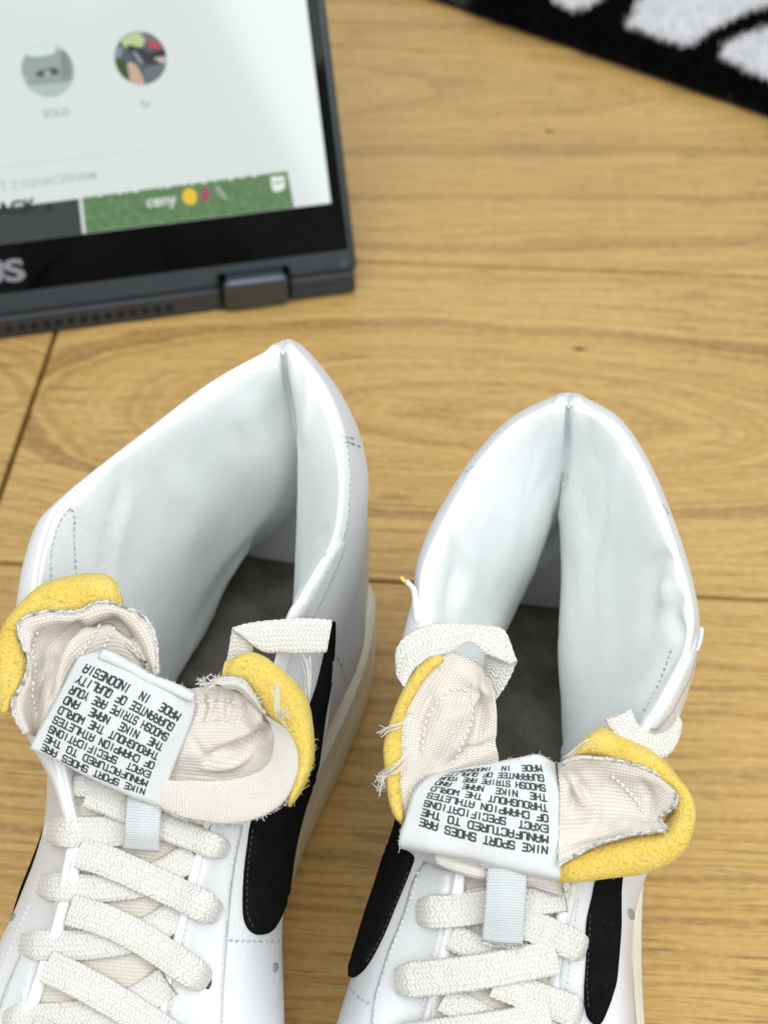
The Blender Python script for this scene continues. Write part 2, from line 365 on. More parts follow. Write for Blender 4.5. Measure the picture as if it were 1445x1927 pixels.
# column = dict(q=outline position, side, crest=(px,py,z), r2.., q1..) ; everything not given follows the outline
def build_body(sh, cols, creases, pinch):
    net = []
    for c in cols:
        side = c['side']; q, t = sh.outline(c['q'], side, .0035); B = sh.Wp(q, t, .027)
        qi, ti = sh.outline(max(c['q'], .0135) if side == 0 else max(c['q'], .0135), side, .0088); I = sh.Wp(qi, ti, .030)
        if c['q'] < .013: I = sh.Wp(.0125, ti, .030)
        ctr = sh.Wp(max(c['q'], .03), 0, 0)
        out = (B-ctr); out[2] = 0; out /= np.linalg.norm(out)+1e-9
        if 'out' in c: out = sh.Wp(*c['out'], 0)-sh.Wp(0, 0, 0); out /= np.linalg.norm(out)
        cp = c['crest']; cr_ = P(*cp) if len(cp) == 3 else sh.Wp(cp[1], cp[2], cp[3]); zc = cr_[2]
        col = c['collar']
        q1 = P(*c['q1']) if 'q1' in c else cr_+out*(.006 if col else .003)+np.array([0, 0, -.008 if col else -.0035])
        q3 = sh.Wp(q, t, .027+.32*(zc-.027))+out*(.0005 if c['q'] < .06 else sh.bulge[side])
        q2 = lerp(q3, q1, .55); q2[2] = lerp(q3[2], q1[2], .6); 
        if not col: q2 += out*.004+np.array([0, 0, .002])
        r2 = P(*c['r2']) if 'r2' in c else cr_-out*(.005 if col else .002)+np.array([0, 0, -.006 if col else -.003])
        if 'r4' in c: r4 = P(*c['r4'])
        else: r4 = lerp(r2, I, .72)
        r3 = P(*c['r3']) if 'r3' in c else lerp(r2, r4, .5)
        r5 = P(*c['r5']) if 'r5' in c else lerp(r4, I, .55)+out*(.004 if c.get('under') else 0)
        if col: r2 = r2+np.array([0, 0, .0018]); r3 = r3+np.array([0, 0, .0030 if 'r3' in c else .001])
        net.append([I, r5, r4, r3, r2, cr_, q1, q2, q3, B])
    net = np.array(net).transpose(1, 0, 2)          # rows x columns
    NC, NR = 11, 11
    G = cr(net.transpose(1, 0, 2), NC, closed=True)  # along columns
    G = cr(G.transpose(1, 0, 2), NR)                 # along rows
    nr, nc = G.shape[:2]; rc = 5*NR
    # hand-made unevenness and creases
    N = grid_normals(G, True); V = G.reshape(-1, 3); Nn = N.reshape(-1, 3)
    # make normals point outwards of the leather seen by the camera on the lining
    amt = np.zeros(len(V)); rowi = np.repeat(np.arange(nr), nc)
    lining = rowi <= rc
    w_in = np.clip((rc-rowi)/(NR*1.2), 0, 1)*np.clip((rowi-6)/12, 0, 1)
    amt += fbm(V, 90, 3, 3)*.0005*np.where(lining, w_in, .35*np.clip((rowi-rc)/NR, 0, 1)*np.clip((nr-1-rowi)/8, 0, 1))
    px, dep = proj(V)
    for pl, wd, am in creases:
        pl = cr(np.array(pl, float), 8); d, tt = seg_dist(px, pl)
        wd, am = (wd*.85, am*1.2) if wd < 10 else (wd*.95, am*1.3)
        prof = np.exp(-(d/wd)**2)*np.sin(np.pi*np.clip(tt*.94+.03, 0, 1))**.5
        amt += np.where(lining & (rowi > 8), prof*am, 0)
    for pl, wd, am in pinch:               # the deep fold where the padding meets at the heel, with the padding swelling beside it
        pl = cr(np.array(pl, float), 8); d, tt = seg_dist(px, pl); fade = np.clip((1-tt)*1.6, 0, 1)*np.where(rowi > 14, 1, 0)*np.clip((rc+9-rowi)/9, 0, 1)
        amt += am*(np.exp(-(d/wd)**2)*-1.0+.55*np.exp(-((d-wd*4.5)/(wd*2.6))**2))*fade
    # lining normal sign: towards the camera
    sgn = np.where((Nn*(Cv-V)).sum(1) > 0, 1.0, -1.0); V = V+Nn*(amt*sgn)[:, None]
    F = grid_faces(nr, nc, True); rowf = np.repeat(np.arange(nr-1), nc)
    def sub(rows, name, mat):
        idx = [k for k in range(len(F)) if rows[0] <= rowf[k] < rows[1]]
        used = sorted({v for k in idx for v in F[k]}); mp = {v: i for i, v in enumerate(used)}
        return mesh_obj(name, V[used], [tuple(mp[v] for v in F[k]) for k in idx], mat, sh.root)
    lin = sub((0, rc+2), 'lining', M['lining']); up = sub((rc+2, nr-1), 'upper', M['leather'])
    sh.V, sh.G = V, V.reshape(nr, nc, 3)
    return lin, up
def C_(q, side, crest, collar=True, **k): return dict(q=q, side=side, crest=crest, collar=collar, **k)
def bvh_of(*obs):
    V = []; F = []
    for o in obs:
        b = len(V); mw = o.matrix_world
        V += [mw @ v.co for v in o.data.vertices]; F += [tuple(b+i for i in p.vertices) for p in o.data.polygons]
    return BVHTree.FromPolygons(V, F)
def cast(bvh, x, y):
    d = Vector(ray(x, y)).normalized(); h = bvh.ray_cast(Vector(Cv), d)
    if h[0] is None: return None, None
    n = h[1]; n = -n if n.dot(d) > 0 else n
    return np.array(h[0]), np.array(n)
def densify(pl, step, closed=True):
    pl = [np.array(p, float) for p in pl]; out = []
    m = len(pl) if closed else len(pl)-1
    for i in range(m):
        a, b = pl[i], pl[(i+1) % len(pl)]; k = max(1, int(np.linalg.norm(b-a)/step))
        out += [a+(b-a)*j/k for j in range(k)]
    if not closed: out.append(pl[-1])
    return out
def side_cast(sh, side):
    # the same kind of ray, looking at the shoe squarely from its side: x = distance from the heel, y = height (in tenths of a millimetre)
    sg = -1 if side == 0 else 1; dr = Vector((*(-sg*sh.b), 0))
    def f(bvh, x, y):
        h = bvh.ray_cast(Vector(sh.Wp(x*1e-4, sg*.2, y*1e-4)), dr)
        if h[0] is None: return None, None
        n = h[1]; n = -n if n.dot(dr) > 0 else n
        return np.array(h[0]), np.array(n)
    f.view = sh.Wp(.12, sg*.4, .05); return f
def decal(name, poly, bvh, th, mat, parent, step=7, smooth_poly=True, lift=0.0, maxedge=.012, edge_round=True, cast=cast, view=Cv):
    # a thin piece of material cut to an outline and laid on a surface, with its own edge
    if smooth_poly: poly = cr(np.array(poly, float), 6, closed=True)
    bd = densify(poly, step); nb = len(bd); A = np.array(bd)
    lo, hi = A.min(0), A.max(0)
    pts = [Vector(p) for p in bd]
    for x in np.arange(lo[0]+step*.5, hi[0], step):
        for y in np.arange(lo[1]+step*.5, hi[1], step):
            d, _ = seg_dist(np.array([[x, y]]), np.vstack([A, A[:1]]))
            if d[0] > step*.5: pts.append(Vector((x, y)))
    r = delaunay_2d_cdt(pts, [(i, (i+1) % nb) for i in range(nb)], [], 1, 1e-4)
    vs, fs = r[0], r[2]
    d2, _ = seg_dist(np.array([[v.x, v.y] for v in vs]), np.vstack([A, A[:1]]))
    top = []; low = []; ok = []; hits = []
    for i, v in enumerate(vs):
        h, n = cast(bvh, v.x, v.y); ok.append(h is not None); hits.append((h, n))
    good = np.array([i for i in range(len(vs)) if ok[i]]); xy = np.array([[v.x, v.y] for v in vs])
    for i, v in enumerate(vs):
        h, n = hits[i]
        if h is None and len(good):            # past the rim of the surface: pull the point back onto it
            q = good[np.argmin(((xy[good]-xy[i])**2).sum(1))]; lo_, hi_ = xy[q], xy[i]; h, n = hits[q]
            if np.linalg.norm(hi_-lo_) < step*3.5:
                for _ in range(7):
                    m_ = (lo_+hi_)/2; h2, n2 = cast(bvh, m_[0], m_[1])
                    if h2 is not None and np.linalg.norm(h2-hits[q][0]) < .008: lo_, h, n = m_, h2, n2
                    else: hi_ = m_
                ok[i] = True
        if h is None: h = n = np.zeros(3)
        e = 1.0
        if edge_round: e = min(1.0, .55+.45*min(1, d2[i]/(step*1.2)))
        top.append(h+n*(th*e+lift)); low.append(h-n*.0006)
    F = []
    for f in fs:
        if all(ok[i] for i in f) and max(np.linalg.norm(top[f[a]]-top[f[a-1]]) for a in range(3)) < maxedge:
            a, b, c = (top[i] for i in f)
            F.append(tuple(f) if np.cross(b-a, c-a)@(view-a) > 0 else tuple(f[::-1]))
    nV = len(vs); cnt = {}
    for f in F:
        for k in range(3):
            e = (f[k], f[(k+1) % 3]); cnt[e] = cnt.get(e, 0)+1
    sk = [(a, b) for (a, b) in cnt if (b, a) not in cnt]
    V = top+low; F2 = F+[(b, a, a+nV, b+nV) for a, b in sk]
    if not F: return None
    return mesh_obj(name, V, F2, mat, parent)
def surf_path(pl, bvh, lift=0.0, step=4, smooth=True):
    if smooth: pl = cr(np.array(pl, float), 8)
    out = []; 
    for p in densify(list(pl), step, False):
        h, n = cast(bvh, p[0], p[1])
        if h is not None: out.append(np.concatenate([h+n*lift, n]))
    return np.array(out)
def stitches(name, pl, bvh, parent, mat, length=11, gap=3, r=.00026, lift=.00018, jitter=1.2):
    V = []; F = []
    pl = cr(np.array(pl, float), 8); s = np.concatenate([[0], np.cumsum(np.linalg.norm(np.diff(pl, axis=0), axis=1))]); t = 0
    while t+length < s[-1]:
        seg = []
        for k in range(4):
            u = t+length*k/3; x = np.interp(u, s, pl[:, 0])+random.gauss(0, jitter)*.4; y = np.interp(u, s, pl[:, 1])+random.gauss(0, jitter)*.4
            h, n = cast(bvh, x, y)
            if h is None: seg = None; break
            seg.append((h+n*(lift if k in (1, 2) else -.0001), n))
        if seg and np.linalg.norm(seg[3][0]-seg[0][0]) < .006:
            b = len(V)
            for k in range(4):
                p, n = seg[k]; tg = seg[min(k+1, 3)][0]-seg[max(k-1, 0)][0]; sd = np.cross(tg, n); sd /= np.linalg.norm(sd)+1e-9
                rr = r*(1 if k in (1, 2) else .7)
                for a in range(6): V.append(p+rr*(math.cos(a*math.pi/3)*sd+math.sin(a*math.pi/3)*n))
            F += [tuple(b+i for i in f) for f in grid_faces(4, 6, True)]
        t += length+gap
    if V: return mesh_obj(name, V, F, mat, parent, kind='stuff')
# ---------------- the two shoes
root_l = thing('sneaker', 'left of the two white high top sneakers, yellow foam above its label at upper left', 'sneaker', (-.043, .30, 0), 'pair of worn white sneakers')
root_r = thing('sneaker', 'right of two white high top sneakers, thick yellow foam at its tongue\'s lower right', 'sneaker', (.049, .28, 0), 'pair of worn white sneakers')
SL = Shoe((-.033, .373), 10.5, True, root_l); SR = Shoe((.056, .352), 8.5, False, root_r)
cols_l = [
 C_(.292, 0, ('L', .205, 0, .060), False, out=(1, 0)),
 C_(.270, 0, ('L', .203, -.012, .060), False, out=(.8, -.6)),
 C_(.215, 0, (38, 1950, .063), False), C_(.190, 0, (77, 1815, .073), False), C_(.165, 0, (109, 1720, .081), False),
 C_(.145, 0, (138, 1590, .092), False), C_(.125, 0, (118, 1470, .103), False), C_(.112, 0, (80, 1340, .115)),
 C_(.100, 0, (62, 1200, .125), r2=(95, 1210, .120), r3=(185, 1310, .085), r4=(290, 1350, .04)),
 C_(.088, 0, (70, 1075, .132), r2=(100, 1080, .128), r3=(205, 1210, .085), r4=(318, 1290, .04)),
 C_(.078, 0, (95, 978, .136), r2=(130, 1000, .131), r3=(235, 1140, .09), r4=(355, 1228, .042)),
 C_(.068, 0, (130, 932, .138), r2=(165, 960, .133), r3=(275, 1080, .093), r4=(395, 1160, .045)),
 C_(.055, 0, (205, 868, .140), r2=(235, 895, .134), r3=(335, 1000, .097), r4=(428, 1098, .053), under=1),
 C_(.040, 0, (303, 792, .141), r2=(335, 820, .135), r3=(405, 910, .105), r4=(482, 1000, .073), under=1),
 C_(.022, 0, (402, 718, .142), r2=(430, 748, .137), r3=(480, 830, .115), r4=(532, 925, .090), r5=(505, 1010, .055)),
 C_(.008, 0, (482, 672, .142), r2=(500, 705, .137), r3=(528, 780, .118), r4=(556, 872, .096), r5=(540, 970, .062), out=(-.9, -.4)),
 C_(.000, 0, (530, 655, .141), r2=(534, 690, .136), r3=(548, 765, .119), r4=(564, 850, .100), r5=(562, 960, .065), q1=(530, 648, .133), out=(-1, 0)),
 C_(.004, 1, (558, 664, .142), r2=(548, 700, .136), r3=(553, 765, .121), r4=(566, 838, .104), r5=(585, 940, .07), q1=(565, 652, .132), out=(-1, .3)),
 C_(.012, 1, (590, 700, .143), r2=(566, 730, .138), r3=(562, 785, .126), r4=(567, 850, .11), q1=(603, 688, .131)),
 C_(.022, 1, (618, 745, .143), r2=(590, 770, .139), r3=(572, 830, .127), r4=(566, 890, .108), q1=(640, 738, .129), under=1),
 C_(.034, 1, (640, 805, .143), r2=(612, 830, .139), r3=(584, 890, .124), r4=(563, 945, .10), q1=(672, 802, .126), under=1),
 C_(.046, 1, (650, 870, .142), r2=(625, 895, .138), r3=(590, 950, .118), r4=(560, 1000, .093), q1=(690, 872, .122), under=1),
 C_(.058, 1, (650, 940, .140), r2=(626, 960, .136), r3=(590, 1010, .112), r4=(557, 1060, .085), q1=(692, 938, .118), under=1),
 C_(.070, 1, (638, 1012, .138), r2=(612, 1035, .133), r3=(580, 1075, .107), r4=(555, 1115, .078), q1=(684, 1012, .112), under=1),
 C_(.082, 1, (606, 1075, .135), r2=(582, 1090, .130), r3=(566, 1120, .104), r4=(553, 1160, .07), q1=(668, 1082, .108), under=1),
 C_(.094, 1, (574, 1130, .131), r2=(556, 1140, .126), r3=(553, 1170, .100), r4=(551, 1210, .065), q1=(642, 1150, .104)),
 C_(.106, 1, (548, 1180, .126), r2=(536, 1190, .121), q1=(618, 1215, .098)),
 C_(.118, 1, (515, 1290, .114), False, q1=(598, 1320, .095)), C_(.132, 1, (460, 1410, .103), False), C_(.148, 1, (405, 1520, .096), False),
 C_(.162, 1, (375, 1621, .089), False), C_(.180, 1, (346, 1742, .080), False), C_(.198, 1, (318, 1857, .071), False), C_(.215, 1, (298, 1960, .062), False),
 C_(.270, 1, ('L', .203, .012, .060), False, out=(.8, .6)),
]
cre_l = [([(222, 880), (228, 920), (212, 985), (200, 1050), (195, 1100)], 9, -.0009), ([(232, 900), (240, 940), (222, 1000), (210, 1060)], 12, .0007),
 ([(545, 985), (490, 1010), (425, 1080), (380, 1160), (345, 1230)], 8, -.0007), ([(520, 960), (470, 1000), (405, 1075), (360, 1150)], 12, .0006),
 ([(530, 860), (480, 910), (440, 960), (400, 1030)], 7, -.0003), ([(470, 700), (480, 780), (520, 830)], 10, -.0003),
 ([(575, 690), (580, 760), (572, 830)], 9, .0006), ([(595, 1020), (615, 990)], 6, -.0005), ([(320, 880), (360, 960), (350, 1040)], 30, .0009), ([(440, 800), (470, 860)], 30, -.0008)]
cols_r = [
 C_(.292, 0, ('L', .205, 0, .060), False, out=(1, 0)),
 C_(.270, 0, ('L', .203, -.012, .060), False, out=(.8, -.6)),
 C_(.215, 0, (800, 1985, .060), False), C_(.190, 0, (815, 1870, .070), False), C_(.165, 0, (838, 1760, .078), False),
 C_(.145, 0, (858, 1660, .088), False), C_(.128, 0, (865, 1560, .094), False), C_(.115, 0, (845, 1430, .105)),
 C_(.104, 0, (815, 1290, .121)), C_(.092, 0, (800, 1195, .128), r2=(825, 1205, .123), r3=(875, 1260, .095), r4=(925, 1260, .065), under=1),
 C_(.080, 0, (792, 1118, .133), r2=(822, 1130, .128), r3=(885, 1185, .100), r4=(950, 1190, .062), q1=(776, 1125, .126), under=1),
 C_(.068, 0, (800, 1065, .136), r2=(832, 1080, .131), r3=(900, 1125, .104), r4=(975, 1140, .065), q1=(784, 1062, .129), under=1),
 C_(.056, 0, (826, 1005, .139), r2=(860, 1025, .134), r3=(925, 1075, .108), r4=(1000, 1090, .072), q1=(806, 1000, .131), under=1),
 C_(.044, 0, (860, 940, .141), r2=(895, 960, .136), r3=(955, 1015, .112), r4=(1018, 1045, .080), q1=(840, 936, .133), under=1),
 C_(.031, 0, (905, 868, .142), r2=(935, 890, .137), r3=(985, 950, .116), r4=(1032, 1000, .089), q1=(888, 862, .134), under=1),
 C_(.019, 0, (962, 806, .143), r2=(985, 832, .138), r3=(1018, 890, .119), r4=(1045, 958, .097), q1=(950, 797, .135), r5=(1025, 1020, .07)),
 C_(.008, 0, (1024, 770, .143), r2=(1032, 800, .138), r3=(1048, 860, .121), r4=(1058, 935, .101), r5=(1045, 1030, .068), q1=(1014, 760, .135), out=(-.9, -.4)),
 C_(.000, 0, (1070, 754, .142), r2=(1069, 790, .137), r3=(1066, 855, .121), r4=(1060, 940, .101), r5=(1052, 1040, .068), q1=(1070, 744, .134), out=(-1, 0)),
 C_(.008, 1, (1112, 772, .143), r2=(1095, 800, .138), r3=(1076, 860, .122), r4=(1058, 940, .101), r5=(1062, 1040, .068), q1=(1122, 763, .135), out=(-.9, .4)),
 C_(.019, 1, (1158, 802, .143), r2=(1135, 830, .138), r3=(1098, 900, .118), r4=(1053, 978, .094), q1=(1168, 793, .135), under=1),
 C_(.031, 1, (1192, 848, .142), r2=(1165, 880, .136), r3=(1118, 955, .113), r4=(1054, 1030, .086), q1=(1205, 842, .133), under=1),
 C_(.044, 1, (1222, 908, .141), r2=(1192, 935, .135), r3=(1135, 1010, .109), r4=(1055, 1085, .080), q1=(1236, 902, .131), under=1),
 C_(.056, 1, (1248, 972, .139), r2=(1218, 1000, .133), r3=(1148, 1070, .105), r4=(1053, 1140, .075), q1=(1262, 968, .129), under=1),
 C_(.068, 1, (1270, 1038, .137), r2=(1238, 1065, .130), r3=(1155, 1130, .102), r4=(1051, 1200, .070), q1=(1284, 1035, .127), under=1),
 C_(.080, 1, (1290, 1105, .134), r2=(1252, 1130, .127), r3=(1165, 1195, .099), r4=(1052, 1265, .066), q1=(1303, 1105, .124), under=1),
 C_(.092, 1, (1300, 1170, .131), r2=(1258, 1190, .124), r3=(1165, 1255, .096), r4=(1056, 1330, .062), q1=(1313, 1175, .120), under=1),
 C_(.103, 1, (1287, 1240, .127), r2=(1248, 1255, .120), r3=(1160, 1315, .092), r4=(1060, 1395, .058), q1=(1308, 1245, .115), under=1),
 C_(.113, 1, (1255, 1310, .122), r2=(1225, 1320, .116), r3=(1150, 1370, .088), r4=(1064, 1450, .055), q1=(1285, 1325, .110)),
 C_(.125, 1, (1215, 1390, .115), r2=(1190, 1395, .110), q1=(1250, 1410, .103)), C_(.135, 1, (1150, 1480, .107), False, q1=(1215, 1500, .095)),
 C_(.146, 1, (1100, 1570, .098), False), C_(.156, 1, (1072, 1640, .090), False), C_(.170, 1, (1062, 1730, .082), False), C_(.187, 1, (1050, 1830, .074), False), C_(.212, 1, (1035, 1970, .061), False),
 C_(.270, 1, ('L', .203, .012, .060), False, out=(.8, .6)),
]
cre_r = [([(1150, 845), (1140, 900), (1138, 980), (1115, 1060), (1110, 1150), (1108, 1260)], 9, -.0008), ([(1165, 860), (1155, 920), (1150, 1000), (1128, 1080)], 14, .0006),
 ([(1085, 905), (1100, 960), (1108, 1010)], 7, -.0006), ([(1070, 1040), (1082, 1120), (1085, 1230)], 8, -.0006),
 ([(1265, 1045), (1235, 1060), (1225, 1120), (1215, 1180)], 17, -.0013), ([(1285, 1110), (1262, 1150), (1275, 1200), (1250, 1245), (1205, 1320)], 15, -.0016), ([(1250, 1090), (1245, 1140)], 14, .0010),
 ([(1020, 810), (1005, 880), (985, 960)], 9, -.0005), ([(1045, 870), (1010, 930), (985, 1000), (965, 1090)], 8, -.0006), ([(855, 1015), (862, 1060), (850, 1110), (845, 1160)], 12, -.0012), ([(880, 1030), (885, 1090), (870, 1150)], 16, .0008),
 ([(1110, 790), (1112, 850), (1130, 880)], 8, -.0004), ([(930, 1120), (910, 1180)], 12, -.0005)]
pin_l = [([(531, 646), (533, 665), (537, 700), (549, 770), (563, 850)], 4, .0022)]; pin_r = [([(1070, 742), (1070, 765), (1068, 800), (1065, 860), (1058, 940)], 4, .0022)]
for S, cols, cre, pin in ((SL, cols_l, cre_l, pin_l), (SR, cols_r, cre_r, pin_r)):
    S.sole = build_sole(S); S.lining, S.upper = build_body(S, cols, cre, pin); S.insole = insole_mesh(S)
    S.bv_up = bvh_of(S.upper); S.bv_lin = bvh_of(S.lining); S.bv_body = bvh_of(S.upper, S.lining)
# ------------------------------------------------------------------ torn tongues, labels, laces, trims
def DD(p, d0): return D(p[0], p[1], d0-(p[2] if len(p) > 2 else 0))
def sheet(name, rows, d0, mat, parent, th=.0009, nr=7, nc=7, wrinkle=0, wseed=1, wscale=260, folds=()):
    # cloth through control rows of (px, py, lift); closed with a back face th behind
    G = np.array([[DD(p, d0) for p in r] for r in rows]); G = cr(G, nr); G = cr(G.transpose(1, 0, 2), nc).transpose(1, 0, 2)
    N = grid_normals(G); sg = np.where(((Cv-G)*N).sum(-1) > 0, 1, -1)[..., None]; N = N*sg
    if wrinkle: G = G+N*(fbm(G.reshape(-1, 3), wscale, wseed, 3).reshape(G.shape[:2])*wrinkle)[..., None]
    if folds:
        px, _ = proj(G.reshape(-1, 3)); am = np.zeros(len(px))
        for pl, wd, h in folds:
            d, tt = seg_dist(px, cr(np.array(pl, float), 6)); am += h*np.exp(-(d/wd)**2)*np.sin(np.pi*np.clip(tt*.9+.05, 0, 1))**.6
        G = G+N*am.reshape(G.shape[:2])[..., None]
    a, b = G.shape[:2]; uv = grid_uv(G); V = np.concatenate([G.reshape(-1, 3), (G-N*th).reshape(-1, 3)]); n = a*b
    F = grid_faces(a, b)
    flip = ((np.cross(G[0, 1]-G[0, 0], G[1, 0]-G[0, 0]))@(Cv-G[0, 0])) < 0
    F = [f[::-1] if flip else f for f in F]
    bd = [i for i in range(b)]+[i*b+b-1 for i in range(1, a)]+[(a-1)*b+j for j in range(b-2, -1, -1)]+[i*b for i in range(a-2, 0, -1)]
    F2 = F+[tuple(i+n for i in f[::-1]) for f in F]+[(bd[k], bd[(k+1) % len(bd)], bd[(k+1) % len(bd)]+n, bd[k]+n) for k in range(len(bd))]
    o = mesh_obj(name, V, F2, mat, parent, np.concatenate([uv, uv])); o['_n'] = n
    return o, G, N
def pad(name, A, B, d0, th, mat, parent, liftA=0, liftB=0, sub=6, seg=18, pw=.8, rough=0, seed=1, endtaper=True, back=.8):
    # a solid strip between two edge lines, rounded over the top and behind (foam, folded cloth)
    A = cr(np.array([DD((*p, liftA) if len(p) < 3 else p, d0) for p in A]), sub); B = cr(np.array([DD((*p, liftB) if len(p) < 3 else p, d0) for p in B]), sub)
    n = len(A); V = []; uv = []; v = 0
    for i in range(n):
        c = (A[i]+B[i])/2; h = (B[i]-A[i])/2; nn = Cv-c; nn /= np.linalg.norm(nn); nn = nn-h*(nn@h)/(h@h+1e-12); nn /= np.linalg.norm(nn)
        e = 1.0
        if endtaper: e = min(1, (min(i, n-1-i)+.35)/(sub*.5))**.5
        if i: v += np.linalg.norm(c-(A[i-1]+B[i-1])/2)
        for k in range(seg):
            t = 2*math.pi*k/seg; ca, sa = math.cos(t), math.sin(t)
            x = math.copysign(abs(ca)**pw, ca); y = math.copysign(abs(sa)**pw, sa)
            V.append(c+h*x+nn*(th*.5*e*y*(1 if sa > 0 else back))); uv.append((x*np.linalg.norm(h), v))
    V = np.array(V)
    if rough: V = V+fbm(V, 420, seed, 3)[:, None]*rough*np.array([.5, .5, .7])
    F = grid_faces(n, seg, True); F += [tuple(range(seg)), tuple(range((n-1)*seg, n*seg))[::-1]]
    return mesh_obj(name, V, F, mat, parent, np.array(uv))
def lace_edges(A, B, d0, parent, liftA=0, liftB=0, th=.0022, sub=10):
    A = cr(np.array([DD((*p, liftA) if len(p) < 3 else p, d0) for p in A]), sub); B = cr(np.array([DD((*p, liftB) if len(p) < 3 else p, d0) for p in B]), sub)
    return ribbon(A, B, th, parent)
def ribbon(A, B, th, parent, name='lace', mat=None, NN=None):
    n = len(A); V = []; uv = []; v = 0; seg = 22
    for i in range(n):
        c = (A[i]+B[i])/2; h = (B[i]-A[i])/2; L = np.linalg.norm(h)
        tg = (A[min(i+1, n-1)]+B[min(i+1, n-1)]-A[max(i-1, 0)]-B[max(i-1, 0)]); nn = np.cross(tg, h); nn /= np.linalg.norm(nn)+1e-12
        if NN is not None:
            if nn@NN[i] < 0: nn = -nn
        elif nn@(Cv-c) < 0: nn = -nn
        if i: v += np.linalg.norm(c-(A[i-1]+B[i-1])/2)
        sc = 1+.03*math.sin(v*2*math.pi/.0016)+.01*math.sin(v*900)
        for k in range(seg):
            t = 2*math.pi*k/seg; ca, sa = math.cos(t), math.sin(t)
            x = math.copysign(abs(ca)**.8, ca); y = math.copysign(abs(sa)**.8, sa)
            V.append(c+h*x*sc+nn*th*.5*y); uv.append((x*L, v))
    F = grid_faces(n, seg, True); F += [tuple(range(seg)), tuple(range((n-1)*seg, n*seg))[::-1]]
    return mesh_obj(name, V, F, mat or M['lace'], parent, np.array(uv))
def gauss_smooth(x, s):
    r = int(s*3)+1; k = np.exp(-.5*(np.arange(-r, r+1)/s)**2); k /= k.sum()
    xp = np.concatenate([np.repeat(x[:1], r, 0), x, np.repeat(x[-1:], r, 0)])
    return np.array([(xp[i:i+2*r+1]*k[:, None]).sum(0) for i in range(len(x))])
def lace(path, hw, bvh, parent, lift=.0018, drop=(False, False), th=.0022):
    # a flat lace laid over the shoe: it follows the leather below it and dips into the eyelet at its ends
    pl = np.array(cr(np.array([(p[0], p[1], p[2] if len(p) > 2 else 0) for p in path], float), 12)); pl = resample(pl, 60)
    d = []
    for x, y, l in pl:
        best = 9
        for ox, oy in ((0, 0), (0, hw*.6), (0, -hw*.6), (-hw*.3, 0), (hw*.3, 0)):
            h, n = cast(bvh, x+ox, y+oy)
            if h is not None: best = min(best, (h-Cv)@Fv)
        d.append(best if best < 9 else np.nan)
    d = np.array(d); ok = ~np.isnan(d); d = np.interp(np.arange(60), np.arange(60)[ok], d[ok]); d = gauss_smooth(d[:, None], 4)[:, 0]
    i = np.arange(60)/59
    ds = d-lift-pl[:, 2]
    if drop[0]: ds = ds+.0050*np.clip(1-i/.10, 0, 1)**2
    if drop[1]: ds = ds+.0050*np.clip(1-(1-i)/.10, 0, 1)**2
    C = np.array([D(pl[k, 0], pl[k, 1], ds[k]) for k in range(60)]); tg = np.gradient(C, axis=0)
    hwv = np.broadcast_to(np.interp(i, np.linspace(0, 1, len(np.atleast_1d(hw))), np.atleast_1d(hw)), (60,)) if np.ndim(hw) else np.full(60, hw)
    ee = np.minimum(np.where(drop[0], i, 1), np.where(drop[1], 1-i, 1)); tap = np.minimum(1, .62+.38*np.sqrt(np.clip(ee/.10, 0, 1)))
    A = []; B = []
    for k in range(60):
        w = Cv-C[k]; w /= np.linalg.norm(w); s_ = np.cross(tg[k], w); s_ /= np.linalg.norm(s_)+1e-12
        r = hwv[k]*ds[k]/FPX*tap[k]; A.append(C[k]-s_*r); B.append(C[k]+s_*r)
    return ribbon(np.array(A), np.array(B), th, parent)
def fringe(path, parent, n, ln, r=.00016, mat=None, spread=.8, outw=None, name='frayed_threads'):
    path = np.array(path); V = []; F = []
    for _ in range(n):
        k = random.randrange(len(path)-1); p = lerp(path[k], path[k+1], random.random())
        d = RNG.normal(size=3)*spread+(outw if outw is not None else 0); d /= np.linalg.norm(d)
        L = ln*.6*(.3+random.random()); c = RNG.normal(size=3)*L*.35; b = len(V)
        for j in range(4):
            t = j/3; q = p+d*L*t+c*t*t; s_ = np.cross(d, [.3, .5, .8]); s_ /= np.linalg.norm(s_); w = np.cross(d, s_)
            rr = r*(1-.5*t)
            for a in range(3): V.append(q+rr*(math.cos(a*2.09)*s_+math.sin(a*2.09)*w))
        F += [tuple(b+i for i in f) for f in grid_faces(4, 3, True)]
    return mesh_obj(name, V, F, mat or M['fray'], parent, kind='stuff')
def hem(path, parent, r):
    p = gauss_smooth(resample(np.array(path), 140), 1.2); p = p+RNG.normal(size=p.shape)*r*.35
    return tube('frayed_edge', p, r*(.75+.5*RNG.random(140)), M['selvedge'], parent, seg=6)
def strand(path, d0, parent, r=.0003, mat=None, name='loose_thread'):
    # a torn yarn: several fine filaments that drift apart towards the free end
    base = cr(np.array([DD(p, d0) for p in path]), 6); n = len(base); V = []; F = []
    for k in range(6):
        off = RNG.normal(size=3)*r*.8; dr = RNG.normal(size=3)*r*2.2; m = n-int(RNG.integers(0, max(1, n//3))); b0 = len(V); rr = r*.30
        for i in range(m):
            t = 1-i/(n-1); q = base[i]+off+dr*t*t+RNG.normal(size=3)*r*.12
            tg = base[min(i+1, n-1)]-base[max(i-1, 0)]; s_ = np.cross(tg, [.3, .4, .8]); s_ /= np.linalg.norm(s_)+1e-12; w = np.cross(s_, tg); w /= np.linalg.norm(w)+1e-12
            for a in range(4): V.append(q+rr*(math.cos(a*1.571)*s_+math.sin(a*1.571)*w))
        F += [tuple(b0+i for i in f) for f in grid_faces(m, 4, True)]
    return mesh_obj(name, V, F, mat or M['fray'], parent, kind='stuff')
def pxpath(pl, d0, n=6): return cr(np.array([DD(p, d0) for p in pl]), n)
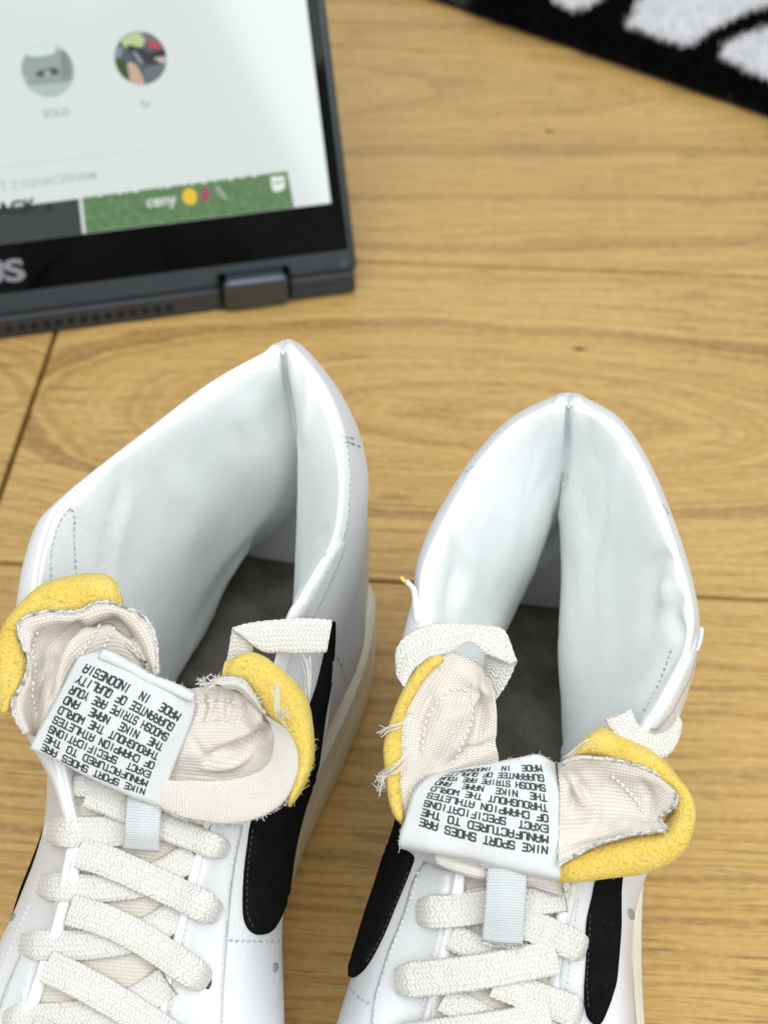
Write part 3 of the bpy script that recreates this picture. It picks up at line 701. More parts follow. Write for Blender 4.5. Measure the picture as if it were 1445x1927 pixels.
GL = {'A': [[(0, 0), (0, 5), (1, 6), (3, 6), (4, 5), (4, 0)], [(0, 2.6), (4, 2.6)]], 'C': [[(4, 4.6), (4, 5.4), (3.4, 6), (.6, 6), (0, 5.4), (0, .6), (.6, 0), (3.4, 0), (4, .6), (4, 1.4)]],
 'D': [[(0, 0), (0, 6), (3, 6), (4, 5), (4, 1), (3, 0), (0, 0)]], 'E': [[(4, 6), (0, 6), (0, 0), (4, 0)], [(0, 3.1), (3.4, 3.1)]], 'F': [[(4, 6), (0, 6), (0, 0)], [(0, 3.1), (3.4, 3.1)]],
 'G': [[(4, 4.8), (4, 5.4), (3.4, 6), (.6, 6), (0, 5.4), (0, .6), (.6, 0), (3.4, 0), (4, .6), (4, 2.8), (2.2, 2.8)]], 'H': [[(0, 0), (0, 6)], [(4, 0), (4, 6)], [(0, 3), (4, 3)]], 'I': [[(2, 0), (2, 6)]],
 'K': [[(0, 0), (0, 6)], [(4, 6), (0, 2.8)], [(1.3, 3.6), (4, 0)]], 'L': [[(0, 6), (0, 0), (4, 0)]], 'M': [[(0, 0), (0, 6), (2, 3), (4, 6), (4, 0)]], 'N': [[(0, 0), (0, 6), (4, 0), (4, 6)]],
 'O': [[(.7, 0), (0, .7), (0, 5.3), (.7, 6), (3.3, 6), (4, 5.3), (4, .7), (3.3, 0), (.7, 0)]], 'P': [[(0, 0), (0, 6), (3.4, 6), (4, 5.4), (4, 3.4), (3.4, 2.8), (0, 2.8)]],
 'Q': [[(.7, 0), (0, .7), (0, 5.3), (.7, 6), (3.3, 6), (4, 5.3), (4, .7), (3.3, 0), (.7, 0)], [(2.4, 1.8), (4.3, -.6)]], 'R': [[(0, 0), (0, 6), (3.4, 6), (4, 5.4), (4, 3.6), (3.4, 3), (0, 3)], [(2, 3), (4, 0)]],
 'S': [[(4, 4.8), (4, 5.4), (3.4, 6), (.6, 6), (0, 5.4), (0, 3.7), (.6, 3.1), (3.4, 3.1), (4, 2.5), (4, .6), (3.4, 0), (.6, 0), (0, .6), (0, 1.2)]], 'T': [[(2, 0), (2, 6)], [(0, 6), (4, 6)]],
 'U': [[(0, 6), (0, .7), (.7, 0), (3.3, 0), (4, .7), (4, 6)]], 'W': [[(0, 6), (0, 0), (2, 3), (4, 0), (4, 6)]], 'X': [[(0, 0), (4, 6)], [(0, 6), (4, 0)]], 'Y': [[(0, 6), (2, 3), (4, 6)], [(2, 3), (2, 0)]]}
LINES = ["NIKE SPORT SHOES ARE", "MANUFACTURED TO THE", "EXACT  SPECIFICATIONS", "OF CHAMPION ATHLETES", "THROUGHOUT THE WORLD", "THE  NIKE  NAME  AND", "SWOOSH STRIPE ARE YOUR", "GUARANTEE OF QUALITY", "MADE  IN  INDONESIA"]
def scuffs(centres, bvh, parent, n, seed):
    # small grey worn flecks where the leather finish has rubbed off
    r = np.random.default_rng(seed); V = []; F = []
    for _ in range(n):
        x, y, sx, sy = centres[r.integers(len(centres))]; cx, cy = x+r.normal()*sx, y+r.normal()*sy; k = r.integers(5, 8); rad = 1.0+abs(r.normal())*1.6; b0 = len(V); good = True; st = .5+.9*r.random()
        for i in range(k):
            a = 6.283*i/k; q = rad*(.6+.6*r.random()); h, nn = cast(bvh, cx+q*math.cos(a)*.7, cy+q*st*1.6*math.sin(a))
            if h is None: good = False; break
            V.append(h+nn*.00012)
        if good and np.ptp(np.array(V[b0:]), axis=0).max() < .004: F.append(tuple(range(b0, b0+k)))
        else: del V[b0:]
    if F: mesh_obj('scuff', V, F, M['scuff'], parent, kind='stuff')
def label_text(ctrl, bvh, parent):
    # printed lines; ctrl = three lines (1st, 5th, 9th) of three pixels from the start of the line to its end
    Cn = np.array(ctrl, float)
    def quad(a, b, c, t): return a*(1-t)*(1-2*t)+b*4*t*(1-t)+c*t*(2*t-1)
    def px(v, u): return quad(*[quad(Cn[k][0], Cn[k][1], Cn[k][2], u) for k in range(3)], v/8)
    V = []; F = []
    for li, s in enumerate(LINES):
        adv = 1/(len(s)-.22)
        for ci, ch in enumerate(s):
            for st in GL.get(ch, []):
                pts = []
                for k in range(len(st)-1):
                    a = np.array(st[k], float); b = np.array(st[k+1], float); m = max(1, int(np.linalg.norm(b-a)/1.6))
                    pts += [a+(b-a)*j/m for j in range(m)]
                pts.append(np.array(st[-1], float))
                for k in range(len(pts)-1):
                    a, b = pts[k], pts[k+1]; t = (b-a)/np.linalg.norm(b-a); w = np.array([-t[1], t[0]]); b0 = len(V); good = True; hx = .68
                    for q in (a-t*hx*.6-w*hx, b+t*hx*.6-w*hx, b+t*hx*.6+w*hx, a-t*hx*.6+w*hx):
                        u = (ci+q[0]/4*.74)*adv; v = li-(q[1]/6-.5)*.66
                        p = px(v, u); h, n = cast(bvh, p[0], p[1])
                        if h is None: good = False; break
                        V.append(h+n*(.00012+.00003*random.random()))
                    if good: F.append((b0, b0+1, b0+2, b0+3))
                    else: del V[b0:]
    return mesh_obj('lettering', V, F, M['ink'], parent)
# ---------------------------------------------------------------- left shoe
def trims_left(S):
    R_ = S.root; up, lin = S.bv_up, S.bv_lin
    tg, G, N = sheet('tongue', [[(140, 1460), (200, 1455), (260, 1460), (330, 1470), (400, 1480)], [(125, 1560), (190, 1555, .0015), (260, 1560, .002), (320, 1570, .0015), (388, 1580)],
        [(105, 1660), (170, 1660, .0025), (240, 1665, .003), (300, 1670, .0025), (370, 1675)], [(85, 1760), (150, 1760, .0045), (220, 1765, .005), (280, 1770, .0045), (350, 1775, .001)],
        [(60, 1860, .003), (125, 1860, .007), (195, 1865, .0075), (255, 1870, .007), (325, 1870, .003)], [(30, 1980, .005), (100, 1980, .009), (170, 1985, .0095), (230, 1990, .009), (300, 1990, .005)], [(-10, 2130, .009), (65, 2130, .014), (140, 2135, .0145), (200, 2140, .014), (285, 2140, .009)], [(-40, 2290, .012), (40, 2290, .018), (115, 2295, .0185), (180, 2300, .018), (275, 2300, .012)]], .3835, M['twill'], R_, wrinkle=.0004)
    base = bvh_of(S.upper, tg)
    # eyestay panel, piping, stripe and seams
    ey = decal('eyestay', [(383, 1550), (455, 1552), (441, 1620), (433, 1680), (426, 1770), (420, 1860), (416, 1990), (310, 1990), (324, 1860), (350, 1745), (378, 1625)], up, .0011, M['leather'], S.upper, smooth_poly=False)
    ey2 = decal('eyestay', [(98, 1760), (62, 1760), (40, 1800), (18, 1850), (0, 1900), (-20, 1990), (24, 1990), (66, 1820)], up, .0011, M['leather'], S.upper, smooth_poly=False)
    base2 = bvh_of(S.upper, tg, ey)
    for pl in ([(143, 1500), (137, 1580), (124, 1650), (106, 1725), (76, 1815), (50, 1892), (28, 1980)], [(404, 1510), (374, 1621), (345, 1742), (318, 1857), (290, 1990)]):
        c = [P(*q) for q in []]
        pth = surf_path(pl, base, .0004, 6); pth = gauss_smooth(pth[:, :3], 3); tube('piping', pth, .00105, M['piping'], S.upper, seg=10)
    bey = bvh_of(ey)
    for pl, bv in (([(450, 1560), (436, 1630), (428, 1690), (421, 1775), (411, 1975)], base2), ([(371, 1640), (352, 1745), (330, 1860), (310, 1970)], base2), ([(56, 1703), (30, 1760), (5, 1826), (-20, 1900)], up)):
        stitches('stitching', pl, bv, S.upper, M['thread'], 8, 4)
    sw = decal('side_stripe', [(627, 1172), (622, 1265), (608, 1352), (592, 1467), (577, 1562), (550, 1660), (517, 1740), (490, 1759), (468, 1750), (457, 1720), (458, 1652), (465, 1590), (474, 1540), (505, 1462), (555, 1385), (588, 1310), (607, 1240), (618, 1190)], up, .0016, M['suede'], S.upper, step=6)
    if sw: stitches('stripe_stitching', [(476, 1560), (468, 1620), (465, 1680), (466, 1720), (478, 1745)], bvh_of(sw), sw, M['thread_dark'], 7, 5, .00022, .0001)
    sc = side_cast(S, 0); decal('side_stripe', [(1700, 560), (1685, 490), (1600, 470), (1400, 540), (1150, 640), (850, 740), (560, 820), (420, 850), (640, 830), (950, 790), (1180, 770), (1330, 770), (1390, 740), (1480, 690), (1600, 640), (1670, 610)], up, .0014, M['suede'], S.upper, step=42, cast=sc, view=sc.view)
    decal('toe_overlay', [(1560, 300), (1700, 420), (1900, 480), (2150, 500), (2400, 450), (2600, 400), (2600, 300)], up, .0009, M['suede_grey'], S.upper, step=60, smooth_poly=False, cast=sc, view=sc.view)
    stitches('seam_stitching', [(431, 1770), (470, 1771), (500, 1772), (532, 1772)], up, S.upper, M['thread_grey'], 7, 4, .0003)
    stitches('seam_stitching', [(628, 1226), (644, 1258), (656, 1296), (660, 1315)], up, S.upper, M['thread_grey'], 9, 3, .0003)
    decal('vent_hole', [(513, 1815), (519, 1811), (523, 1818), (521, 1828), (515, 1830), (512, 1823)], up, .0002, M['vent'], S.upper, step=3)
    decal('vent_hole', [(20, 1722), (28, 1719), (30, 1725), (22, 1733), (16, 1731)], up, .0002, M['vent'], S.upper, step=3)
    # collar seams
    for pl in ([(132, 955), (118, 972), (107, 995), (99, 1022), (95, 1049), (95, 1072), (97, 1100)], [(133, 957), (140, 972), (139, 1005), (140, 1040), (143, 1085)]):
        stitches('stitching', pl, lin, S.lining, M['thread_grey'], 9, 3, .00028, .0002)
    both = S.bv_body
    for pl in ([(650, 826), (656, 870), (657, 930), (654, 975), (649, 1012)],): stitches('stitching', pl, both, S.upper, M['thread_grey'], 6, 6, .0002, .0002)
    for pl in ([(647, 822), (662, 825), (682, 834)], [(649, 832), (664, 835), (684, 844)]): stitches('stitching', pl, both, S.upper, M['thread_grey'], 8, 3, .0003, .0003)
    tab = decal('eyestay_tip', [(636, 1014), (647, 1020), (640, 1045), (612, 1110), (585, 1165), (545, 1165), (575, 1115), (612, 1045)], both, .0013, M['leather'], S.upper, step=5, smooth_poly=False)
    if tab: stitches('stitching', [(635, 1040), (615, 1078), (592, 1122), (572, 1160)], bvh_of(tab), S.upper, M['thread_grey'], 8, 4, .00022, .0001)
    # laces, lower rows first
    Ls = [([(75, 1665), (130, 1671), (190, 1671), (260, 1662), (312, 1640), (366, 1608)], 27, .0013, (True, False)),
          ([(40, 1778), (110, 1780), (180, 1776), (250, 1764), (300, 1742), (342, 1712)], 28, .0013, (True, False)),
          ([(2, 1925), (75, 1920), (150, 1913), (230, 1896), (280, 1872), (318, 1845)], 30, .0013, (True, False)),
          ([(92, 1563), (160, 1566), (240, 1562), (300, 1548), (350, 1530)], 29, .0014, (True, False)),
          ([(165, 1495), (215, 1515), (290, 1548), (350, 1572), (426, 1600)], 24, .0030, (False, True)),
          ([(150, 1604), (205, 1622), (275, 1653), (345, 1686), (410, 1720)], 29, .0036, (False, True)),
          ([(133, 1712), (200, 1733), (270, 1768), (345, 1818), (388, 1848)], 29, .0036, (False, True)),
          ([(90, 1818), (165, 1855), (250, 1905), (330, 1960), (370, 1990)], 31, .0036, (False, True)),
          ([(60, 1940), (130, 1975), (200, 2010)], 31, .0036, (False, False)),
          ([(112, 1478), (170, 1480), (240, 1490)], 20, .0030, (False, False))]
    Ls += [([(-35, 2075), (40, 2068), (120, 2058), (200, 2040), (265, 2010)], 30, .0013, (True, False)), ([(30, 2090), (110, 2125), (200, 2170), (270, 2215)], 31, .0036, (False, True))]
    for pl, hw, lf, dr in Ls: lace(pl, hw, base2, R_, lf, dr)
    for (x, y) in ((391, 1850),):
        decal('eyelet', [(x-9, y), (x-3, y-13), (x+6, y-12), (x+7, y+2), (x, y+12)], base2, .0003, M['eyelet'], S.upper, step=3)
    sheet('lace_loop', [[(240, 1490, .0), (272, 1490, .001), (306, 1492, 0)], [(236, 1530), (270, 1532, .001), (303, 1534)], [(234, 1570), (266, 1572, .001), (301, 1572)], [(232, 1597, -.002), (265, 1600, -.0015), (300, 1603, -.002)]], .3745, M['satin'], R_, .0008)
    # torn tongue head
    d0 = .3750
    pad('foam_pad', [(238, 1150), (190, 1146), (142, 1162), (99, 1165), (70, 1166), (46, 1185), (46, 1205), (58, 1225), (64, 1243), (56, 1282), (38, 1312), (26, 1340)],
        [(222, 1096), (193, 1081), (140, 1083), (100, 1092), (62, 1112), (28, 1146), (5, 1185), (-6, 1225), (-10, 1265), (-5, 1300), (3, 1325), (15, 1347)], .3785, .011, M['foam'], R_, rough=.0005, pw=.75)
    pad('foam_pad', [(416, 1274), (455, 1282), (485, 1312), (502, 1340), (536, 1374), (556, 1415), (560, 1450), (548, 1496), (541, 1514)],
        [(424, 1243), (478, 1225), (530, 1258), (560, 1290), (580, 1325), (592, 1385), (588, 1440), (568, 1488), (547, 1518)], .3765, .009, M['foam'], R_, rough=.0005, pw=.75, seed=4)
    Z = [.004, .003, -.0035, .0015, -.001]
    rows = [[(47, 1382), (24, 1330), (44, 1285), (56, 1243), (38, 1197), (41, 1165), (95, 1150), (142, 1151), (189, 1131), (238, 1143), (268, 1158), (290, 1190), (296, 1225), (298, 1268)],
            [(58, 1378), (45, 1330), (60, 1283), (70, 1242), (62, 1200), (66, 1182), (105, 1172), (148, 1173), (195, 1158), (222, 1158), (245, 1175), (268, 1210), (280, 1240), (290, 1272)],
            [(66, 1385), (68, 1335), (76, 1288), (88, 1248), (93, 1218), (112, 1200), (140, 1184), (170, 1180), (202, 1170), (223, 1175), (241, 1192), (256, 1217), (270, 1242), (284, 1272)],
            [(75, 1392), (85, 1345), (93, 1300), (105, 1262), (120, 1232), (145, 1208), (168, 1194), (190, 1188), (212, 1185), (234, 1194), (250, 1210), (262, 1228), (273, 1248), (286, 1278)],
            [(95, 1402), (125, 1350), (150, 1305), (170, 1275), (185, 1262), (200, 1256), (212, 1254), (226, 1254), (246, 1260), (262, 1268), (276, 1275), (286, 1283), (294, 1290), (304, 1298)]]
    rows = [[(x, y, Z[i]) for x, y in r] for i, r in enumerate(rows)]
    t1, G1, N1 = sheet('tongue_lining', rows, .3765, M['twill'], R_, .0008, 10, 8, .0003, 5, 320, [([(150, 1176), (118, 1212), (98, 1258), (92, 1310)], 9, -.0035), ([(172, 1178), (135, 1212), (113, 1262), (105, 1320)], 12, .0016), ([(215, 1165), (240, 1200), (262, 1250)], 7, -.0016), ([(80, 1190), (66, 1230), (72, 1280)], 8, -.0014)])
    hem(G1[0], R_, .00038); fringe(G1[0], R_, 300, .0014, .00012, M['thread_grey'], .9); fringe(G1[0], R_, 160, .0022, .00012, M['fray'], .9)
    bt1 = bvh_of(t1)
    for pl in ([(190, 1176), (174, 1200), (160, 1224), (148, 1240)], [(216, 1180), (204, 1202), (194, 1222), (186, 1238)], [(70, 1188), (61, 1222), (66, 1262), (60, 1300), (66, 1340)]):
        stitches('stitching', pl, bt1, t1, M['thread'], 8, 4, .0004, .0003)
    rows = [[(350, 1298, -.002), (395, 1290, -.001), (430, 1295, 0), (470, 1316, .001), (500, 1345, .001)],
            [(352, 1335, -.001), (400, 1325, .0015), (436, 1330, .0), (474, 1345, .0015), (512, 1372, .002)],
            [(345, 1372, .001), (390, 1368, .0015), (434, 1370, .001), (478, 1380, -.001), (516, 1400, .0015)],
            [(330, 1412, .001), (380, 1415, .0025), (430, 1410, .001), (478, 1418, -.0035), (516, 1425, .001)],
            [(312, 1450, -.001), (370, 1455, -.001), (420, 1458, -.0025), (470, 1450, -.0025), (510, 1442, .001)],
            [(300, 1475, -.001), (360, 1478, -.002), (420, 1478, -.002), (475, 1468, -.001), (520, 1455, .0005)]]
    t2, G2, N2 = sheet('tongue_lining', rows, d0+.001, M['twill'], R_, .0008, 11, 11, .0006, 8, 420, [([(508, 1330), (498, 1370), (470, 1395), (425, 1412), (395, 1425)], 9, -.0030), ([(486, 1345), (472, 1372), (436, 1388), (400, 1398)], 12, .0014),
        ([(380, 1300), (384, 1330), (378, 1362)], 6, -.0016), ([(404, 1296), (408, 1326), (402, 1362)], 6, -.0016), ([(428, 1298), (432, 1328), (428, 1360)], 6, -.0014), ([(452, 1306), (456, 1334), (446, 1362)], 6, -.0014), ([(475, 1420), (430, 1440), (385, 1445)], 8, .0014), ([(360, 1385), (395, 1440)], 7, -.0010)])
    bt2 = bvh_of(t2)
    stitches('stitching', [(366, 1322), (400, 1318), (430, 1318), (462, 1330)], bt2, t2, M['thread'], 8, 4, .0004, .0003); stitches('stitching', [(362, 1360), (390, 1356), (420, 1354), (440, 1362)], bt2, t2, M['thread'], 8, 4, .0004, .0003)
    pad('hem_band', [(296, 1464), (330, 1467), (370, 1469), (420, 1468), (470, 1457), (503, 1438), (513, 1408), (510, 1370), (497, 1342)],
        [(292, 1512), (330, 1534), (380, 1547), (430, 1549), (480, 1541), (528, 1515), (556, 1475), (568, 1425), (545, 1375)], d0-.001, .0017, M['band'], R_, liftA=.0003, liftB=.0003, seg=20, rough=.0004)
    fringe(pxpath([(292, 1512), (330, 1534), (380, 1547), (430, 1549), (480, 1541), (528, 1515), (556, 1475), (568, 1425)], d0-.0012), R_, 260, .0016, .00012, M['fray'], .7)
    t3, G3, _ = sheet('lining_flap', [[(396, 1278), (430, 1272), (463, 1281), (492, 1325)], [(412, 1288, .002), (440, 1286, .002), (465, 1300, .002), (496, 1340, .001)], [(425, 1298, 0), (446, 1300, 0), (468, 1318, 0), (498, 1346, 0)]], d0-.003, M['twill_pale'], R_, .0007)
    fringe(G3[0], R_, 60, .002, .00014, M['fray'])
    lb, GLb, _ = sheet('care_label', [[(146, 1236, .001), (190, 1224, .002), (225, 1238, .003), (279, 1266, .003), (326, 1284, .002), (366, 1302, .0)],
        [(124, 1278, .001), (165, 1278, .003), (206, 1294, .0035), (262, 1319, .0035), (312, 1334, .003), (367, 1338, .0)],
        [(90, 1342, .001), (134, 1350, .003), (180, 1368, .0035), (238, 1393, .0035), (288, 1408, .003), (346, 1398, .0)],
        [(56, 1409, .0005), (102, 1430, .002), (152, 1456, .0025), (210, 1483, .0025), (256, 1503, .002), (297, 1518, .0)]], d0-.001, M['label'], R_, .0003, 10, 9, .0009, 3, 150)
    label_text([[(272, 1490), (176, 1453), (80, 1405)], [(297, 1424), (206, 1380), (112, 1335)], [(337, 1350), (250, 1300), (160, 1257)]], bvh_of(lb), lb)
    fringe(GLb[0], R_, 110, .0012, .0001, M['fray'], .6)
    pad('label_fold', [(194, 1221), (232, 1236), (281, 1264), (330, 1284), (367, 1303)], [(186, 1238), (222, 1254), (272, 1282), (318, 1304), (362, 1322)], d0-.0035, .0024, M['label'], lb, rough=.0004, seed=12)
    # loose lace by the collar, threads
    lace_edges([(626, 1167), (580, 1163), (531, 1165), (469, 1172), (437, 1181)], [(615, 1227), (575, 1229), (531, 1228), (493, 1226), (452, 1194)], .3785, R_, th=.0016)
    lace_edges([(437, 1182, -.001), (428, 1235, -.002), (418, 1275, -.003)], [(478, 1212, -.001), (472, 1245, -.003), (460, 1285, -.005)], .3795, R_, th=.0012)
    for pl in ([(575, 1245), (580, 1275), (576, 1300), (570, 1330)], [(578, 1240), (584, 1270), (582, 1310)]): strand([(x, y, .001) for x, y in pl], .3785, R_, .00028)
    strand([(520, 1290, .007), (523, 1310, .008), (522, 1335, .008), (530, 1350, .007), (545, 1370, .005)], d0, R_, .0004); strand([(524, 1325, .007), (536, 1340, .007), (548, 1352, .006)], d0, R_, .00035)
    strand([(378, 1282, .001), (392, 1284, .002), (405, 1286, .002)], d0-.002, R_, .0006, M['fray']); fringe(pxpath([(378, 1280), (384, 1284), (390, 1286)], d0-.003), R_, 40, .003, .0002, M['fray'])
    fringe(pxpath([(330, 1536), (335, 1538)], d0-.002), R_, 26, .0025, .0002, M['thread_grey']); fringe(pxpath([(300, 1520), (380, 1548), (470, 1543), (540, 1510), (566, 1440)], d0-.001), R_, 160, .0012, .0001, M['fray'])
    fringe(pxpath([(545, 1516), (570, 1485), (588, 1440), (592, 1390)], d0+.001), R_, 120, .0014, .00012, M['foam'])
# ---------------------------------------------------------------- right shoe
def trims_right(S):
    R_ = S.root; up, lin = S.bv_up, S.bv_lin
    tg, G, N = sheet('tongue', [[(850, 1570, .001), (910, 1565, .003), (970, 1570, .003), (1030, 1575, .003), (1110, 1580, .001)], [(842, 1660, -.001), (900, 1655, .001), (960, 1660, .0015), (1020, 1665, .001), (1085, 1670, -.001)],
        [(830, 1760, .0), (885, 1760, .0025), (945, 1765, .003), (1005, 1770, .0025), (1070, 1775, 0)], [(812, 1860, .0025), (870, 1860, .005), (930, 1865, .0055), (990, 1870, .005), (1058, 1875, .0025)],
        [(790, 1985, .0045), (850, 1985, .007), (915, 1990, .0075), (975, 1990, .007), (1045, 1990, .0045)], [(765, 2130, .0085), (830, 2130, .012), (900, 2135, .0125), (965, 2135, .012), (1040, 2135, .0085)], [(740, 2280, .0115), (815, 2280, .016), (890, 2285, .0165), (960, 2285, .016), (1036, 2285, .0115)]], .3795, M['twill'], R_, wrinkle=.0004)
    base = bvh_of(S.upper, tg)
    ey = decal('eyestay', [(848, 1640), (800, 1622), (778, 1660), (762, 1716), (733, 1788), (706, 1875), (690, 1990), (786, 1990), (808, 1880), (832, 1765)], up, .0011, M['leather'], S.upper, smooth_poly=False)
    base2 = bvh_of(S.upper, tg, ey)
    for pl in ([(866, 1600), (857, 1660), (838, 1764), (814, 1872), (790, 1985)], [(1078, 1650), (1070, 1700), (1058, 1760), (1048, 1830), (1034, 1975)]):
        pth = surf_path(pl, base, .0004, 6); pth = gauss_smooth(pth[:, :3], 3); tube('piping', pth, .00105, M['piping'], S.upper, seg=10)
    for pl in ([(788, 1640), (765, 1716), (737, 1788), (710, 1875), (697, 1975)], [(836, 1700), (822, 1770), (800, 1870), (782, 1960)]): stitches('stitching', pl, base2, S.upper, M['thread'], 8, 4)
    stitches('stitching', [(1088, 1690), (1078, 1760), (1068, 1840), (1058, 1960)], up, S.upper, M['thread'], 8, 4)
    sw = decal('side_stripe', [(733, 1500), (729, 1560), (724, 1604), (730, 1617), (756, 1599), (779, 1612), (772, 1640), (745, 1706), (721, 1764), (692, 1817), (668, 1839), (657, 1832), (660, 1800), (677, 1725), (695, 1630), (710, 1560), (722, 1500)], up, .0016, M['suede'], S.upper, step=6)
    sw2 = decal('side_stripe', [(1255, 1478), (1215, 1540), (1178, 1600), (1166, 1660), (1164, 1740), (1160, 1800), (1154, 1855), (1135, 1915), (1122, 1928), (1104, 1910), (1098, 1871), (1102, 1800), (1102, 1740), (1112, 1690), (1122, 1650), (1150, 1590), (1200, 1530), (1240, 1480)], up, .0016, M['suede'], S.upper, step=6)
    if sw: stitches('stripe_stitching', [(768, 1640), (742, 1702), (718, 1760), (690, 1810)], bvh_of(sw), sw, M['thread_dark'], 7, 5, .0002, .0001)
    sc0 = side_cast(S, 0); decal('side_stripe', [(1450, 600), (1330, 540), (1100, 640), (800, 760), (520, 840), (700, 830), (1000, 790), (1250, 770), (1400, 720)], up, .0013, M['suede'], S.upper, step=42, cast=sc0, view=sc0.view)
    if sw2: stitches('stripe_stitching', [(1110, 1720), (1108, 1780), (1104, 1850), (1108, 1900)], bvh_of(sw2), sw2, M['thread_dark'], 7, 5, .0002, .0001)
    stitches('seam_stitching', [(648, 1851), (665, 1868), (685, 1884), (699, 1891)], up, S.upper, M['thread_grey'], 7, 4, .0003)
    decal('vent_hole', [(1180, 1712), (1187, 1710), (1193, 1718), (1192, 1730), (1184, 1728)], up, .0002, M['vent'], S.upper, step=3)
    decal('vent_hole', [(630, 1890), (635, 1882), (638, 1886), (636, 1900), (631, 1906)], up, .0002, M['vent'], S.upper, step=3)
    sc = side_cast(S, 1); decal('toe_overlay', [(1255, 300), (1330, 350), (1500, 390), (1800, 430), (2150, 470), (2400, 440), (2600, 400), (2600, 300), (1900, 300)], up, .0009, M['suede_grey'], S.upper, step=50, smooth_poly=False, cast=sc, view=sc.view)
    both = S.bv_body
    for pl in ([(876, 890), (884, 881), (896, 876)], [(1247, 950), (1253, 960), (1259, 974)]): stitches('stitching', pl, both, S.upper, M['thread_grey'], 6, 2, .00028, .0003)
    for pl in ([(1263, 1222), (1243, 1278), (1222, 1320), (1207, 1345)], [(1285, 1280), (1266, 1320), (1240, 1362)]): stitches('stitching', pl, both, S.lining, M['thread_grey'], 8, 4, .0002, .0002)
    tab = decal('eyestay_tip', [(1318, 1180), (1312, 1215), (1296, 1275), (1262, 1340), (1235, 1372), (1222, 1372), (1245, 1330), (1278, 1270), (1300, 1220)], both, .0009, M['leather'], S.upper, step=5, smooth_poly=False)
    pad('eyestay_tip', [(757, 1094), (772, 1110), (775, 1130), (777, 1160), (782, 1180)], [(768, 1090), (784, 1108), (788, 1130), (790, 1160), (792, 1182)], .3825, .0018, M['leather'], S.upper)
    pad('foam_scrap', [(751, 1086), (756, 1094), (762, 1099)], [(757, 1083), (763, 1090), (768, 1094)], .382, .0014, M['foam'], R_)
    pad('eyestay_tip', [(1316, 1178), (1312, 1200), (1308, 1220)], [(1324, 1182), (1321, 1203), (1314, 1226)], .3725, .002, M['leather'], S.upper)
    Ls = [([(860, 1700), (905, 1690), (950, 1690)], 20, .0008, (False, False)),
          ([(850, 1762), (900, 1786), (960, 1806)], 26, .0012, (False, False)),
          ([(836, 1876), (880, 1903), (940, 1935)], 28, .0012, (False, False)),
          ([(786, 1717), (850, 1714), (915, 1705), (990, 1693), (1064, 1684)], 31, .0022, (True, False)),
          ([(960, 1728), (1035, 1757), (1062, 1770), (1098, 1786)], 29, .0034, (False, True)),
          ([(930, 1846), (1010, 1878), (1050, 1892), (1092, 1908)], 30, .0026, (False, True)),
          ([(745, 1846), (830, 1838), (910, 1827), (1000, 1810), (1050, 1800)], 33, .0040, (True, False)),
          ([(735, 1965), (830, 1950), (930, 1936), (1036, 1918)], 33, .0040, (True, False))]
    Ls += [([(920, 1975), (1000, 2005), (1080, 2045)], 30, .0026, (False, True)), ([(725, 2100), (820, 2085), (920, 2065), (1030, 2040)], 33, .0040, (True, False)), ([(900, 2110), (990, 2145), (1072, 2185)], 30, .0026, (False, True))]
    for pl, hw, lf, dr in Ls: lace(pl, hw, base2, R_, lf, dr)
    sheet('lace_loop', [[(917, 1630, .0), (952, 1630, .001), (993, 1632, 0)], [(915, 1660, .0), (952, 1660, .001), (991, 1662, 0)], [(911, 1715), (948, 1716, .001), (988, 1718)], [(906, 1772, -.002), (945, 1778, -.0015), (984, 1780, -.002)]], .3695, M['satin'], R_, .0008)
    fringe(pxpath([(906, 1775), (945, 1782), (984, 1782)], .371), R_, 90, .0018, .00014, M['fray'])
    d0 = .3705
    pad('foam_pad', [(842, 1238), (808, 1270), (784, 1306), (768, 1338), (760, 1374), (762, 1410), (756, 1459), (762, 1512), (765, 1546)],
        [(822, 1226), (785, 1254), (755, 1304), (735, 1354), (723, 1400), (723, 1445), (730, 1496), (744, 1537), (757, 1552)], .3745, .008, M['foam'], R_, rough=.0005, pw=.75, seed=6)
    pad('foam_pad', [(1080, 1424), (1102, 1422), (1155, 1434), (1210, 1456), (1252, 1478), (1262, 1508), (1256, 1540), (1235, 1560), (1182, 1570), (1105, 1590), (1050, 1620)],
        [(1074, 1412), (1128, 1368), (1173, 1386), (1228, 1413), (1274, 1459), (1301, 1514), (1297, 1569), (1269, 1614), (1205, 1640), (1114, 1654), (1046, 1657)], .3700, .0125, M['foam'], R_, rough=.0005, pw=.75, seed=9)
    rows = [[(846, 1222, .001), (806, 1266, .002), (780, 1304, .002), (762, 1338, .002), (754, 1376, .002), (755, 1412, .002), (750, 1460, .002), (755, 1512, .002), (757, 1552, .001)],
            [(864, 1230, 0), (826, 1290, .001), (808, 1325, .001), (795, 1355, .0015), (784, 1390, .002), (780, 1425, .002), (775, 1465, .002), (772, 1512, .002), (770, 1555, .001)],
            [(884, 1238, 0), (850, 1306, .001), (838, 1335, .003), (826, 1365, .0035), (815, 1398, .003), (805, 1430, .002), (795, 1468, .001), (790, 1512, .001), (790, 1560, 0)],
            [(900, 1248, .0005), (880, 1310, -.001), (872, 1340, .002), (862, 1368, .002), (850, 1400, .0015), (838, 1430, .0), (822, 1468, .0), (815, 1512, 0), (815, 1560, 0)],
            [(908, 1256, .0005), (908, 1305, .001), (905, 1340, -.001), (898, 1375, -.001), (888, 1405, 0), (872, 1432, -.001), (850, 1470, -.001), (845, 1512, 0), (845, 1560, 0)],
            [(914, 1264, -.0015), (927, 1295, -.001), (934, 1336, -.0015), (934, 1372, -.002), (933, 1402, -.002), (936, 1436, -.002), (900, 1470, -.002), (890, 1512, 0), (880, 1560, 0)]]
